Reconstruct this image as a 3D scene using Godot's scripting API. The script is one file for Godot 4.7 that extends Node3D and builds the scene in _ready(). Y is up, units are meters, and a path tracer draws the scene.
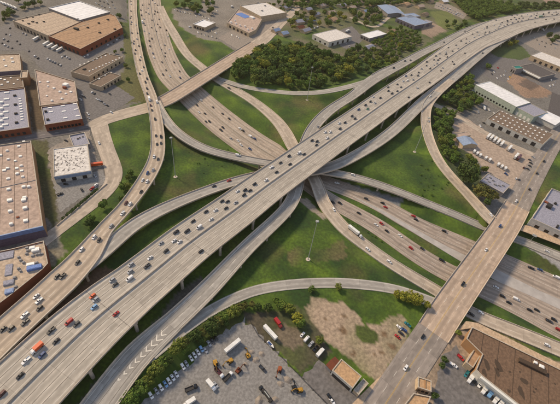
extends Node3D
# A freeway stack interchange seen from a helicopter at dusk.
# Photo pixels (560 x 404) become world points through at(px, py, height): the height is that of the ground,
# deck or roof the thing stands on.

const CAM_H := 200.0
const WORLD := 1.25
const FOC := 378.0
const CX := 280.0
const CY := 202.0
const NADX := 224.0
const NADY := 604.0

var fwd: Vector3
var up0: Vector3
var n0: float
var n1: float
var rng := RandomNumberGenerator.new()
var taken := {}
var M := {}
var T := {}
var paths := {}
var stamps := []          # Vector4(x, z, halfwidth, h) of roads that lie on the ground
var stamp_grid := {}
var fn := FastNoiseLite.new()
var fn2 := FastNoiseLite.new()
var protos := {}

# ---------------------------------------------------------------- camera geometry
func setup_view() -> void:
	var d := Vector2(NADX - CX, NADY - CY)
	var dist := d.length()
	d = d / dist
	n0 = d.x
	n1 = d.y
	var th := atan2(FOC, dist)
	fwd = Vector3(0, -sin(th), -cos(th))
	up0 = Vector3(0, cos(th), -sin(th))

func at(px: float, py: float, h: float = 0.0) -> Vector3:
	var u := px - CX
	var v := py - CY
	var a := u * n1 - v * n0
	var b := u * n0 + v * n1
	var r := fwd * FOC + Vector3(a, 0, 0) - up0 * b
	var t := (h - CAM_H) / r.y
	return Vector3(0, CAM_H, 0) + r * t

func on_ground(px: float, py: float) -> Vector3:
	var h := 0.0
	for k in 3:
		var p := at(px, py, h)
		h = ground(p.x, p.z)
	var q := at(px, py, h)
	return q

# ---------------------------------------------------------------- naming and tree
func numbered(nm: String) -> String:
	if not taken.has(nm):
		taken[nm] = 0
		return nm
	taken[nm] += 1
	return "%s_%03d" % [nm, taken[nm]]

func tag(o: Node, label: String, category: String, group: String = "") -> void:
	o.set_meta("label", label)
	o.set_meta("category", category)
	if group != "":
		o.set_meta("group", group)

func thing(nm: String, label: String, category: String, pos := Vector3.ZERO, turn := 0.0, group := "") -> Node3D:
	var o := Node3D.new()
	o.name = numbered(nm)
	add_child(o)
	o.position = pos
	o.rotation.y = turn
	tag(o, label, category, group)
	return o

func part(nm: String, mesh: Mesh, mat: Material, parent: Node, pos := Vector3.ZERO, turn := 0.0) -> MeshInstance3D:
	var o := MeshInstance3D.new()
	o.name = nm
	o.mesh = mesh
	o.material_override = mat
	parent.add_child(o, true)
	o.position = pos
	o.rotation.y = turn
	return o

func structure(nm: String, mesh: Mesh, mat: Material) -> MeshInstance3D:
	var o := part(numbered(nm), mesh, mat, self)
	o.set_meta("kind", "structure")
	return o

func dup(o: Node3D, pos: Vector3, turn: float, label := "", group := "") -> Node3D:
	var c: Node3D = o.duplicate()
	var base := String(o.name)
	var us := base.rfind("_")
	if us > 0 and base.substr(us + 1).is_valid_int():
		base = base.substr(0, us)
	c.name = numbered(base)
	add_child(c)
	c.position = pos
	c.rotation.y = turn
	if label != "":
		c.set_meta("label", label)
	if group != "":
		c.set_meta("group", group)
	return c

# ---------------------------------------------------------------- mesh helpers
func st_new() -> SurfaceTool:
	var st := SurfaceTool.new()
	st.begin(Mesh.PRIMITIVE_TRIANGLES)
	st.set_smooth_group(-1)
	return st

func fin(st: SurfaceTool) -> ArrayMesh:
	st.generate_normals()
	return st.commit()

func quad(st: SurfaceTool, a: Vector3, b: Vector3, c: Vector3, d: Vector3) -> void:
	for v in [a, b, c, a, c, d]:
		st.add_vertex(v)

func quad_uv(st: SurfaceTool, a: Vector3, b: Vector3, c: Vector3, d: Vector3, ua: Vector2, ub: Vector2, uc: Vector2, ud: Vector2) -> void:
	var vs := [a, b, c, a, c, d]
	var us := [ua, ub, uc, ua, uc, ud]
	for i in 6:
		st.set_uv(us[i])
		st.add_vertex(vs[i])

# box with a basis; front faces clockwise
func box(st: SurfaceTool, c: Vector3, s: Vector3, b := Basis.IDENTITY) -> void:
	var p := []
	for i in 8:
		p.append(c + b * Vector3((0.5 if i & 1 else -0.5) * s.x, (0.5 if i & 2 else -0.5) * s.y, (0.5 if i & 4 else -0.5) * s.z))
	quad(st, p[0], p[2], p[3], p[1])
	quad(st, p[5], p[7], p[6], p[4])
	quad(st, p[4], p[6], p[2], p[0])
	quad(st, p[1], p[3], p[7], p[5])
	quad(st, p[2], p[6], p[7], p[3])
	quad(st, p[4], p[0], p[1], p[5])

func box_mesh(s: Vector3, c := Vector3.ZERO) -> ArrayMesh:
	var st := st_new()
	box(st, c, s)
	return fin(st)

# frustum: rectangle bottom (x0,x1,z0,z1 at y0) to top
func frustum(st: SurfaceTool, bx: float, bz0: float, bz1: float, y0: float, tx: float, tz0: float, tz1: float, y1: float) -> void:
	var a := [Vector3(-bx, y0, bz0), Vector3(bx, y0, bz0), Vector3(bx, y0, bz1), Vector3(-bx, y0, bz1)]
	var t := [Vector3(-tx, y1, tz0), Vector3(tx, y1, tz0), Vector3(tx, y1, tz1), Vector3(-tx, y1, tz1)]
	for i in 4:
		var j := (i + 1) % 4
		quad(st, a[i], a[j], t[j], t[i])
	quad(st, t[0], t[1], t[2], t[3])
	quad(st, a[3], a[2], a[1], a[0])

func ring(st: SurfaceTool, c: Vector3, r0: float, r1: float, y0: float, y1: float, seg := 10, cap := true) -> void:
	for i in seg:
		var a := TAU * i / seg
		var b := TAU * (i + 1) / seg
		var p0 := c + Vector3(cos(a) * r0, y0, sin(a) * r0)
		var p1 := c + Vector3(cos(b) * r0, y0, sin(b) * r0)
		var q0 := c + Vector3(cos(a) * r1, y1, sin(a) * r1)
		var q1 := c + Vector3(cos(b) * r1, y1, sin(b) * r1)
		quad(st, p0, q0, q1, p1)
		if cap:
			for v in [q0, c + Vector3(0, y1, 0), q1]:
				st.add_vertex(v)

func tube(st: SurfaceTool, a: Vector3, b: Vector3, r0: float, r1: float, seg := 6) -> void:
	var d := (b - a).normalized()
	var x := d.cross(Vector3(0.31, 0.2, 0.93)).normalized()
	var y := d.cross(x)
	for i in seg:
		var t0 := TAU * i / seg
		var t1 := TAU * (i + 1) / seg
		var e0 := x * cos(t0) + y * sin(t0)
		var e1 := x * cos(t1) + y * sin(t1)
		quad(st, a + e0 * r0, b + e0 * r1, b + e1 * r1, a + e1 * r0)
		for v in [b + e0 * r1, b, b + e1 * r1, a + e1 * r0, a, a + e0 * r0]:
			st.add_vertex(v)

func poly_world(pxs: Array, h: float) -> PackedVector2Array:
	var o := PackedVector2Array()
	for p in pxs:
		var w := at(p[0], p[1], h)
		o.append(Vector2(w.x, w.z))
	return o

func flat_poly(poly: PackedVector2Array, y: float) -> ArrayMesh:
	var idx := Geometry2D.triangulate_polygon(poly)
	var st := st_new()
	for k in range(0, idx.size(), 3):
		var a := poly[idx[k]]
		var b := poly[idx[k + 1]]
		var c := poly[idx[k + 2]]
		if (b - a).cross(c - a) < 0:
			var t := b
			b = c
			c = t
		for v in [a, b, c]:
			st.set_uv(v * 0.05)
			st.set_normal(Vector3.UP)
			st.add_vertex(Vector3(v.x, y, v.y))
	return st.commit()

# sheet with a small thickness around its rim
func slab_poly(poly: PackedVector2Array, y0: float, y1: float) -> ArrayMesh:
	var idx := Geometry2D.triangulate_polygon(poly)
	var st := st_new()
	for k in range(0, idx.size(), 3):
		var a := poly[idx[k]]
		var b := poly[idx[k + 1]]
		var c := poly[idx[k + 2]]
		if (b - a).cross(c - a) < 0:
			var t := b
			b = c
			c = t
		for v in [a, b, c]:
			st.add_vertex(Vector3(v.x, y1, v.y))
	for i in poly.size():
		var a := poly[i]
		var b := poly[(i + 1) % poly.size()]
		quad(st, Vector3(a.x, y0, a.y), Vector3(a.x, y1, a.y), Vector3(b.x, y1, b.y), Vector3(b.x, y0, b.y))
	return fin(st)

func ragged(poly: PackedVector2Array, amp: float) -> PackedVector2Array:
	var out := PackedVector2Array()
	for i in poly.size():
		var a := poly[i]
		var b := poly[(i + 1) % poly.size()]
		var n: int = max(1, int(a.distance_to(b) / 2.2))
		for k in n:
			var p := a.lerp(b, float(k) / n)
			out.append(p + Vector2(fn.get_noise_2d(p.x * 6.0, p.y * 6.0), fn.get_noise_2d(p.x * 6.0 + 300.0, p.y * 6.0)) * amp)
	return out

func pavement(nm: String, pxs: Array, mat: Material, y := 0.06, rough := 0.0) -> void:
	var poly := poly_world(pxs, y)
	if rough > 0.0:
		poly = ragged(poly, rough)
	structure(nm, slab_poly(poly, y - 0.35, y), mat)

# ---------------------------------------------------------------- textures and materials
func noise_image(size: int, freq: float, seed_: int, oct := 4, lo := 0.7, hi := 1.15, contrast := 1.6) -> ImageTexture:
	var f := FastNoiseLite.new()
	f.seed = seed_
	f.noise_type = FastNoiseLite.TYPE_SIMPLEX_SMOOTH
	f.frequency = freq
	f.fractal_octaves = oct
	f.fractal_gain = 0.6
	var src := f.get_seamless_image(size, size)
	var img := Image.create(size, size, false, Image.FORMAT_RGB8)
	for y in size:
		for x in size:
			var v := clampf((src.get_pixel(x, y).r - 0.5) * contrast + 0.5, 0.0, 1.0)
			var g := clampf(lerpf(lo, hi, v), 0.0, 1.0)
			img.set_pixel(x, y, Color(g, g, g))
	img.generate_mipmaps()
	return ImageTexture.create_from_image(img)

# four lanes wide (14.64 m) x 64 m long: rubber in the wheel paths, oil down the lane middle, slab joints, patches
func road_image(seed_: int, strength: float) -> ImageTexture:
	var w := 256
	var h := 2048
	var f := FastNoiseLite.new()
	f.seed = seed_
	f.frequency = 0.02
	var f2 := FastNoiseLite.new()
	f2.seed = seed_ + 9
	f2.frequency = 0.3
	var lane_amp := [1.0, 0.7, 0.9, 0.6]
	var rr := RandomNumberGenerator.new()
	rr.seed = seed_
	var slabs := []
	for k in 32:
		slabs.append(rr.randf_range(-0.05, 0.05))
	var patch := {}
	for k in 5:
		patch[Vector2i(rr.randi() % 4, rr.randi() % 32)] = rr.randf_range(0.87, 1.05)
	var img := Image.create(w, h, false, Image.FORMAT_RGB8)
	for y in h:
		var ang := TAU * y / h
		var cy := cos(ang) * 40.0
		var sy := sin(ang) * 40.0
		for x in w:
			var u := float(x) / w * 4.0
			var lane := int(u)
			var q := u - lane
			var e := 0.0
			e += exp(-pow((q - 0.5) / 0.24, 2.0)) * 0.75
			e += exp(-pow((q - 0.27) / 0.08, 2.0)) * 0.2
			e += exp(-pow((q - 0.73) / 0.08, 2.0)) * 0.2
			var a := f.get_noise_3d(x * 1.3, cy * 5.0, sy * 5.0)
			var b := f2.get_noise_3d(x * 1.5, cy * 8.0, sy * 8.0)
			var c := f2.get_noise_3d(float(x) * 9.0, cy * 0.4, sy * 0.4)
			var slab: float = slabs[(y / 256) * 4 + lane]
			var v: float = 1.0 - strength * e * lane_amp[lane] * (0.75 + 0.7 * a) + 0.15 * a + 0.06 * b + 0.015 * c + slab
			if y % 256 < 3:
				v *= 0.88
			if q < 0.02:
				v *= 0.86
			if patch.has(Vector2i(lane, y / 64)) and q > 0.1 and q < 0.9:
				v *= patch[Vector2i(lane, y / 64)]
			v = clampf(v * 0.88, 0.0, 1.0)
			img.set_pixel(x, y, Color(v, v * 0.995, v * 0.985))
	img.generate_mipmaps()
	return ImageTexture.create_from_image(img)

func mk(nm: String, col: Color, rough := 0.9, tex: Texture2D = null, scale := 0.05, metal := 0.0) -> StandardMaterial3D:
	var m := StandardMaterial3D.new()
	m.resource_name = nm
	m.albedo_color = col
	m.roughness = rough
	m.metallic = metal
	if tex != null:
		m.albedo_texture = tex
		m.uv1_triplanar = true
		m.uv1_world_triplanar = true
		m.uv1_scale = Vector3(scale, scale, scale)
	M[nm] = m
	return m

func mk_road(nm: String, col: Color, tex: Texture2D) -> void:
	var m := StandardMaterial3D.new()
	m.albedo_color = col
	m.albedo_texture = tex
	m.roughness = 0.85
	M[nm] = m

func make_materials() -> void:
	T.soft = noise_image(512, 0.012, 3, 6, 0.80, 1.0, 1.4)
	T.faint = noise_image(512, 0.01, 44, 6, 0.9, 1.0, 1.4)
	T.grain = noise_image(512, 0.05, 8, 4, 0.66, 1.0, 2.0)
	T.blotch = noise_image(512, 0.025, 21, 6, 0.76, 1.0, 1.3)
	T.turf = noise_image(1024, 0.03, 33, 6, 0.72, 1.0, 1.4)
	T.road = road_image(5, 0.32)
	T.road2 = road_image(17, 0.24)
	T.asph = road_image(29, 0.14)
	mk_road("road_warm", Color(0.78, 0.715, 0.645), T.road)
	mk_road("road_sunk", Color(0.74, 0.68, 0.62), T.road)
	mk_road("road_mid", Color(0.69, 0.635, 0.59), T.road)
	mk_road("road_main", Color(0.775, 0.745, 0.705), T.road)
	mk_road("road_grey", Color(0.70, 0.685, 0.665), T.road2)
	mk_road("road_lilac", Color(0.58, 0.56, 0.58), T.road2)
	mk_road("road_tan", Color(0.78, 0.70, 0.63), T.road2)
	mk_road("road_pale", Color(0.77, 0.715, 0.655), T.asph)
	mk_road("road_asphalt", Color(0.44, 0.42, 0.43), T.asph)
	mk_road("road_street", Color(0.62, 0.585, 0.56), T.asph)
	mk("road_lilac_flat", Color(0.67, 0.65, 0.635), 0.9, T.faint, 0.02)
	mk("concrete", Color(0.70, 0.66, 0.61), 0.9, T.soft, 0.06)
	mk("concrete_side", Color(0.70, 0.66, 0.61), 0.9, T.soft, 0.09)
	mk("concrete_light", Color(0.80, 0.75, 0.69), 0.9, T.soft, 0.07)
	mk("riprap", Color(0.55, 0.56, 0.58), 0.9, T.grain, 0.06)
	mk("sidewalk", Color(0.78, 0.68, 0.57), 0.9, T.soft, 0.05)
	mk("asphalt_lot", Color(0.46, 0.445, 0.44), 0.92, T.blotch, 0.02)
	mk("asphalt_dark", Color(0.36, 0.34, 0.34), 0.92, T.blotch, 0.03)
	mk("gravel_lot", Color(0.60, 0.56, 0.52), 0.95, T.blotch, 0.025)
	mk("gravel_grey", Color(0.56, 0.55, 0.54), 0.95, T.blotch, 0.03)
	mk("pave_tan", Color(0.68, 0.61, 0.55), 0.95, T.soft, 0.03)
	mk("dirt_dark", Color(0.30, 0.26, 0.22), 0.95, T.blotch, 0.05)
	mk("white_paint", Color(0.84, 0.82, 0.78), 0.7)
	mk("yellow_paint", Color(0.78, 0.65, 0.34), 0.7)
	mk("lane_tar", Color(0.50, 0.47, 0.435), 0.9, T.grain, 0.1)
	mk("machine_yellow", Color(0.72, 0.54, 0.14), 0.6, T.soft, 0.3)
	mk("machine_orange", Color(0.62, 0.32, 0.15), 0.6, T.soft, 0.3)
	mk("joint_dark", Color(0.34, 0.32, 0.30), 0.8)
	var ter := mk("terrain", Color(1, 1, 1), 0.97, T.turf, 0.009)
	ter.vertex_color_use_as_albedo = true
	# cars
	var cols := {"k": Color(0.05, 0.05, 0.055), "w": Color(0.86, 0.86, 0.86), "s": Color(0.60, 0.61, 0.63), "d": Color(0.17, 0.175, 0.19), "b": Color(0.16, 0.26, 0.45), "c": Color(0.45, 0.62, 0.78),
		"r": Color(0.62, 0.08, 0.06), "n": Color(0.30, 0.09, 0.08), "t": Color(0.10, 0.42, 0.45), "o": Color(0.80, 0.33, 0.10), "y": Color(0.86, 0.66, 0.08), "g": Color(0.18, 0.42, 0.33), "e": Color(0.66, 0.60, 0.52)}
	for k in cols:
		var m := mk("paint_" + k, cols[k], 0.32)
		m.clearcoat_enabled = true
		m.clearcoat = 0.6
		m.clearcoat_roughness = 0.12
	mk("car_glass", Color(0.03, 0.035, 0.045), 0.08)
	mk("tyre", Color(0.03, 0.03, 0.03), 0.85)
	mk("lamp_white", Color(0.9, 0.9, 0.88), 0.2)
	mk("lamp_red", Color(0.5, 0.03, 0.02), 0.3)
	mk("truck_box", Color(0.88, 0.88, 0.87), 0.5, T.faint, 0.05)
	mk("steel_dark", Color(0.14, 0.13, 0.13), 0.6)
	mk("steel", Color(0.70, 0.72, 0.70), 0.5, T.soft, 0.2)
	mk("rust", Color(0.46, 0.24, 0.15), 0.9, T.blotch, 0.12)
	# trees
	for a in [["leaf_dark", Color(0.27, 0.35, 0.12)], ["leaf_mid", Color(0.37, 0.46, 0.15)], ["leaf_olive", Color(0.43, 0.47, 0.16)], ["leaf_yellow", Color(0.56, 0.56, 0.17)], ["leaf_rust", Color(0.39, 0.39, 0.16)], ["leaf_bush", Color(0.34, 0.45, 0.14)]]:
		var m := mk(a[0], a[1], 0.85)
		m.vertex_color_use_as_albedo = true
		m.backlight = Color(0.25, 0.28, 0.08)
		m.cull_mode = BaseMaterial3D.CULL_DISABLED
	mk("bark", Color(0.30, 0.25, 0.20), 0.95, T.grain, 0.5)
	# building skins
	mk("roof_tan", Color(0.77, 0.69, 0.605), 0.95, T.blotch, 0.02)
	mk("roof_pink", Color(0.72, 0.635, 0.58), 0.95, T.soft, 0.03)
	mk("roof_brown", Color(0.69, 0.56, 0.44), 0.95, T.soft, 0.03)
	mk("roof_dusk", Color(0.50, 0.43, 0.37), 0.95, T.blotch, 0.03)
	mk("roof_white", Color(0.90, 0.90, 0.91), 0.6, T.faint, 0.02)
	mk("roof_dirty_white", Color(0.87, 0.85, 0.83), 0.8, T.soft, 0.04)
	mk("roof_grey", Color(0.62, 0.62, 0.68), 0.85, T.blotch, 0.04)
	mk("roof_blue", Color(0.56, 0.63, 0.74), 0.6, T.soft, 0.05)
	mk("roof_orange", Color(0.76, 0.62, 0.47), 0.9, T.soft, 0.06)
	mk("brick", Color(0.60, 0.33, 0.22), 0.9, T.grain, 0.15)
	mk("brick_tan", Color(0.72, 0.56, 0.40), 0.9, T.grain, 0.12)
	mk("wall_white", Color(0.84, 0.83, 0.80), 0.8, T.soft, 0.06)
	mk("wall_cream", Color(0.78, 0.70, 0.59), 0.9, T.soft, 0.06)
	mk("wall_grey", Color(0.55, 0.54, 0.55), 0.85, T.soft, 0.06)
	mk("wall_slate", Color(0.42, 0.40, 0.47), 0.85, T.soft, 0.06)
	mk("wall_green", Color(0.67, 0.72, 0.67), 0.8, T.soft, 0.06)
	mk("wall_blue", Color(0.44, 0.56, 0.76), 0.6, T.soft, 0.06)
	mk("door_dark", Color(0.16, 0.15, 0.16), 0.6)
	mk("door_white", Color(0.82, 0.82, 0.80), 0.6)
	mk("window_glass", Color(0.06, 0.07, 0.09), 0.1)
	mk("unit_white", Color(0.88, 0.88, 0.87), 0.6)
	mk("unit_grey", Color(0.50, 0.50, 0.51), 0.7)
	mk("unit_dark", Color(0.16, 0.15, 0.15), 0.8)
	mk("stain", Color(0.56, 0.53, 0.51), 0.95, T.blotch, 0.2)
	mk("stain_umber", Color(0.31, 0.25, 0.20), 0.95, T.blotch, 0.2)
	mk("roof_umber", Color(0.47, 0.375, 0.30), 0.95, T.blotch, 0.03)
	mk("coping", Color(0.74, 0.70, 0.64), 0.85, T.soft, 0.1)
	mk("teal_paint", Color(0.12, 0.45, 0.42), 0.6)
	mk("rope_tarp", Color(0.38, 0.52, 0.78), 0.7, T.soft, 0.1)

# ---------------------------------------------------------------- roads as splines
# control point: [px, py, height, width, on_ground 0/1]
func make_path(key: String, pts: Array) -> Dictionary:
	var c := []
	for p in pts:
		c.append(at(p[0], p[1], p[2]))
	var P := PackedVector3Array()
	var W := PackedFloat32Array()
	var G := PackedByteArray()
	for i in c.size() - 1:
		var p0: Vector3 = c[max(i - 1, 0)]
		var p1: Vector3 = c[i]
		var p2: Vector3 = c[i + 1]
		var p3: Vector3 = c[min(i + 2, c.size() - 1)]
		var seg := p1.distance_to(p2)
		# centripetal-like tangents
		var d0: float = max(p0.distance_to(p1), 0.01)
		var d2: float = max(p2.distance_to(p3), 0.01)
		var m1 := (p2 - p0) / (d0 + seg) * seg if i > 0 else p2 - p1
		var m2 := (p3 - p1) / (d2 + seg) * seg if i + 2 < c.size() else p2 - p1
		var n: int = max(2, int(seg / 3.5))
		for k in n + (1 if i == c.size() - 2 else 0):
			var t := float(k) / n
			var t2 := t * t
			var t3 := t2 * t
			P.append(p1 * (2 * t3 - 3 * t2 + 1) + m1 * (t3 - 2 * t2 + t) + p2 * (-2 * t3 + 3 * t2) + m2 * (t3 - t2))
			W.append(lerpf(pts[i][3], pts[i + 1][3], t))
			G.append(pts[i][4])
	# smooth the line a little
	for pass_ in 6:
		var Q := P.duplicate()
		for i in range(1, P.size() - 1):
			Q[i] = P[i] * 0.5 + (P[i - 1] + P[i + 1]) * 0.25
		P = Q
	var N := PackedVector3Array()
	var D := PackedFloat32Array()
	var acc := 0.0
	for i in P.size():
		var a := P[max(i - 1, 0)]
		var b := P[min(i + 1, P.size() - 1)]
		var d := b - a
		d.y = 0
		d = d.normalized()
		N.append(Vector3(-d.z, 0, d.x))
		if i > 0:
			acc += P[i].distance_to(P[i - 1])
		D.append(acc)
	var path := {"p": P, "n": N, "w": W, "g": G, "d": D}
	paths[key] = path
	for i in P.size():
		if G[i] == 1:
			stamps.append(Vector4(P[i].x, P[i].z, W[i] * 0.5, P[i].y))
	return path

func pt(path: Dictionary, i: int, f: float, o: float, y: float) -> Vector3:
	return path.p[i] + path.n[i] * (f * path.w[i] * 0.5 + o) + Vector3(0, y, 0)

func strip(st: SurfaceTool, path: Dictionary, fa: float, oa: float, ya: float, fb: float, ob: float, yb: float, i0 := 0, i1 := -1) -> void:
	if i1 < 0:
		i1 = path.p.size() - 1
	for i in range(i0, i1):
		var a := pt(path, i, fa, oa, ya)
		var b := pt(path, i + 1, fa, oa, ya)
		var c := pt(path, i + 1, fb, ob, yb)
		var d := pt(path, i, fb, ob, yb)
		var xa: float = fa * path.w[i] * 0.5 + oa
		var xb: float = fb * path.w[i] * 0.5 + ob
		var sh: float = path.get("us", 0.0) * signf(xa + xb) + path.get("uo", 0.0)
		var ua: float = (xa - sh) / 15.6
		var ub: float = (xb - sh) / 15.6
		var v0: float = path.d[i] / 128.0
		var v1: float = path.d[i + 1] / 128.0
		quad_uv(st, a, d, c, b, Vector2(ua, v0), Vector2(ub, v0), Vector2(ub, v1), Vector2(ua, v1))

func profile(path: Dictionary, loop: Array, i0 := 0, i1 := -1) -> ArrayMesh:
	var st := st_new()
	for k in loop.size() - 1:
		var a = loop[k]
		var b = loop[k + 1]
		strip(st, path, a[0], a[1], a[2], b[0], b[1], b[2], i0, i1)
	# end caps
	if i1 < 0:
		i1 = path.p.size() - 1
	for e in [i0, i1]:
		for k in range(1, loop.size() - 1):
			for q in [loop[0], loop[k], loop[k + 1]]:
				st.set_uv(Vector2.ZERO)
				st.add_vertex(pt(path, e, q[0], q[1], q[2]))
	return fin(st)

func dash_lines(path: Dictionary, specs: Array) -> ArrayMesh:
	# specs: [f, o, solid?]
	var st := st_new()
	var hw := 0.08
	for s in specs:
		for i in path.p.size() - 1:
			if not s[2]:
				if fmod(path.d[i], 12.0) > 3.6:
					continue
			var a := pt(path, i, s[0], s[1] - hw, 0.03)
			var b := pt(path, i + 1, s[0], s[1] - hw, 0.03)
			var c := pt(path, i + 1, s[0], s[1] + hw, 0.03)
			var d := pt(path, i, s[0], s[1] + hw, 0.03)
			quad(st, a, d, c, b)
	return fin(st)

func lanes_for(width: float, n: int, centre_gap := 0.0) -> Array:
	var o := []
	for k in range(1, n):
		o.append([0.0, -width * 0.5 + width * k / n, false])
	return o

# road that lies on the ground
func ground_road(nm: String, key: String, pts: Array, mat: String, marks: Array, kerb := false) -> Dictionary:
	var path := make_path(key, pts)
	structure(nm, profile(path, [[-1, 0, -0.9], [-1, 0, 0.0], [1, 0, 0.0], [1, 0, -0.9]]), M[mat])
	if marks.size() > 0:
		var o := structure("lane_markings", dash_lines(path, marks), M.white_paint)
	return path

# elevated road: a thing with deck, girder, parapets, piers, joints and markings
func viaduct(nm: String, label: String, key: String, pts: Array, mat: String, marks: Array, opt := {}) -> Node3D:
	var path := make_path(key, pts)
	path["us"] = opt.get("us", 0.0)
	path["uo"] = opt.get("uo", 0.0)
	var root := thing(nm, label, opt.get("category", "overpass"))
	var t: float = opt.get("thick", 1.5)
	part("deck", profile(path, [[-1, 0, -0.25], [-1, 0, 0.0], [0, 0, 0.0], [1, 0, 0.0], [1, 0, -0.25]]), M[mat], root)
	part("girder", profile(path, [[-1, 0.02, -0.25], [-1, 0.02, -0.55], [-1, 1.1, -0.75], [-1, 1.5, -t], [1, -1.5, -t], [1, -1.1, -0.75], [1, -0.02, -0.55], [1, -0.02, -0.25]]), M.concrete_side, root)
	var ph: float = opt.get("parapet", 0.85)
	for s in [-1, 1]:
		var runs := [[0, path.p.size() - 1]]
		for gap in opt.get("open", []):
			if gap[0] != s:
				continue
			var a0 := nearest(path, at(gap[1], gap[2], path.p[0].y if not gap.size() > 5 else gap[5]))
			var a1 := nearest(path, at(gap[3], gap[4], path.p[0].y if not gap.size() > 5 else gap[5]))
			var cut := []
			for r in runs:
				if min(a0, a1) > r[0]:
					cut.append([r[0], min(min(a0, a1), r[1])])
				if max(a0, a1) < r[1]:
					cut.append([max(max(a0, a1), r[0]), r[1]])
			runs = cut
		for r in runs:
			if r[1] - r[0] < 2:
				continue
			part("parapet", profile(path, [[s, 0.02 * s, -0.3], [s, 0.02 * s, ph], [s, -0.26 * s, ph], [s, -0.42 * s, 0.01]], r[0], r[1]), M[opt.get("rail", "concrete_light")], root)
	if opt.has("median"):
		part("median_barrier", profile(path, [[0, -0.42, 0.01], [0, -0.14, 0.95], [0, 0.14, 0.95], [0, 0.42, 0.01]]), M.concrete, root)
	if marks.size() > 0:
		part("lane_markings", dash_lines(path, marks), M.white_paint, root).set_meta("kind", "stuff")
	return root

func dist_road(x: float, z: float) -> float:
	var best := 1e9
	var key := Vector2i(floori(x / 20.0), floori(z / 20.0))
	if stamp_grid.has(key):
		for s in stamp_grid[key]:
			best = min(best, Vector2(x - s.x, z - s.y).length() - s.z)
	return best

var pending := []

func piers(root: Node3D, key: String, spacing: float, thick: float, ncol: int, rad: float, first := 8.0) -> void:
	pending.append([root, key, spacing, thick, ncol, rad, first])

func build_piers(root: Node3D, key: String, spacing: float, thick: float, ncol: int, rad: float, first: float) -> void:
	var path: Dictionary = paths[key]
	var nextd := first
	for i in path.p.size():
		if path.d[i] < nextd:
			continue
		nextd = path.d[i] + spacing
		if path.g[i] == 1:
			continue
		var w: float = path.w[i]
		var pos: Vector3 = path.p[i]
		var clear := pos.y - thick - ground(pos.x, pos.z)
		if clear < 1.2:
			continue
		var b := Basis(path.n[i], Vector3.UP, path.n[i].cross(Vector3.UP))
		var any := false
		for k in ncol:
			var off := 0.0 if ncol == 1 else (float(k) / (ncol - 1) - 0.5) * (w - 3.4)
			var c := pos + b.x * off
			if dist_road(c.x, c.z) < rad + 0.4:
				continue
			any = true
			var g := ground(c.x, c.z) - 0.6
			var st := st_new()
			ring(st, Vector3(c.x, 0, c.z), rad, rad, g, pos.y - thick - 0.9, 12)
			part("column", fin(st), M.concrete_light, root)
		if any:
			var st := st_new()
			box(st, pos + Vector3(0, -thick - 0.5, 0), Vector3((w - 1.6) if ncol > 1 else w * 0.62, 0.98, rad * 2.3), b)
			part("pier_cap", fin(st), M.concrete_light, root)

func joints(root: Node3D, key: String, at_d: Array, wide := 0.22) -> void:
	var path: Dictionary = paths[key]
	for dd in at_d:
		for i in path.p.size():
			if path.d[i] >= dd:
				var st := st_new()
				var w: float = path.w[i]
				var b := Basis(path.n[i], Vector3.UP, path.n[i].cross(Vector3.UP))
				box(st, path.p[i] + Vector3(0, 0.012, 0), Vector3(w - 1.0, 0.02, wide), b)
				part("expansion_joint", fin(st), M.joint_dark, root)
				break

# ---------------------------------------------------------------- ground
func near_deck(x: float, z: float, gap: float) -> bool:
	var key := Vector2i(floori(x / 20.0), floori(z / 20.0))
	if deck_grid.has(key):
		for s in deck_grid[key]:
			if Vector2(x - s.x, z - s.y).length() < s.z + gap:
				return true
	return false

var deck_grid := {}

func index_stamps() -> void:
	for k in paths:
		var path: Dictionary = paths[k]
		for i in path.p.size():
			var c: Vector3 = path.p[i]
			var s3 := Vector3(c.x, c.z, path.w[i] * 0.5)
			var r3: float = s3.z + 8.0
			for gx in range(floori((c.x - r3) / 20.0), floori((c.x + r3) / 20.0) + 1):
				for gz in range(floori((c.z - r3) / 20.0), floori((c.z + r3) / 20.0) + 1):
					var kk := Vector2i(gx, gz)
					if not deck_grid.has(kk):
						deck_grid[kk] = []
					deck_grid[kk].append(s3)
	for s in stamps:
		var r: float = s.z + 34.0
		for gx in range(floori((s.x - r) / 20.0), floori((s.x + r) / 20.0) + 1):
			for gz in range(floori((s.y - r) / 20.0), floori((s.y + r) / 20.0) + 1):
				var key := Vector2i(gx, gz)
				if not stamp_grid.has(key):
					stamp_grid[key] = []
				stamp_grid[key].append(s)

func ground(x: float, z: float) -> float:
	var key := Vector2i(floori(x / 20.0), floori(z / 20.0))
	if not stamp_grid.has(key):
		return 0.0
	var hi := 0.0
	var lo := 0.0
	var inside := 1e9
	var inside_h := 0.0
	for s in stamp_grid[key]:
		var d: float = sqrt((x - s.x) * (x - s.x) + (z - s.y) * (z - s.y)) - s.z
		var e: float = max(d - 1.5, 0.0)
		var hh: float = s.w - 0.30
		if d < inside:
			inside = d
			inside_h = hh
		if hh < 0:
			hi = min(hi, hh + e * 0.36)
		else:
			lo = max(lo, hh - e * 0.45)
	if inside < 1.5:
		return inside_h
	# near a road keep to its level
	var v := hi if hi < -0.01 else lo
	if hi < -0.01 and lo > 0.01:
		v = lerpf(inside_h, hi + lo, clampf((inside - 1.5) / 8.0, 0, 1))
	return v

var land := []     # [poly(world), bbox, colour]

func paint(pxs: Array, col: Color, h := 0.0, hard := false) -> void:
	var poly := poly_world(pxs, h)
	var bb := Rect2(poly[0], Vector2.ZERO)
	for p in poly:
		bb = bb.expand(p)
	land.append([poly, bb.grow(6.0), col, hard])

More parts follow.
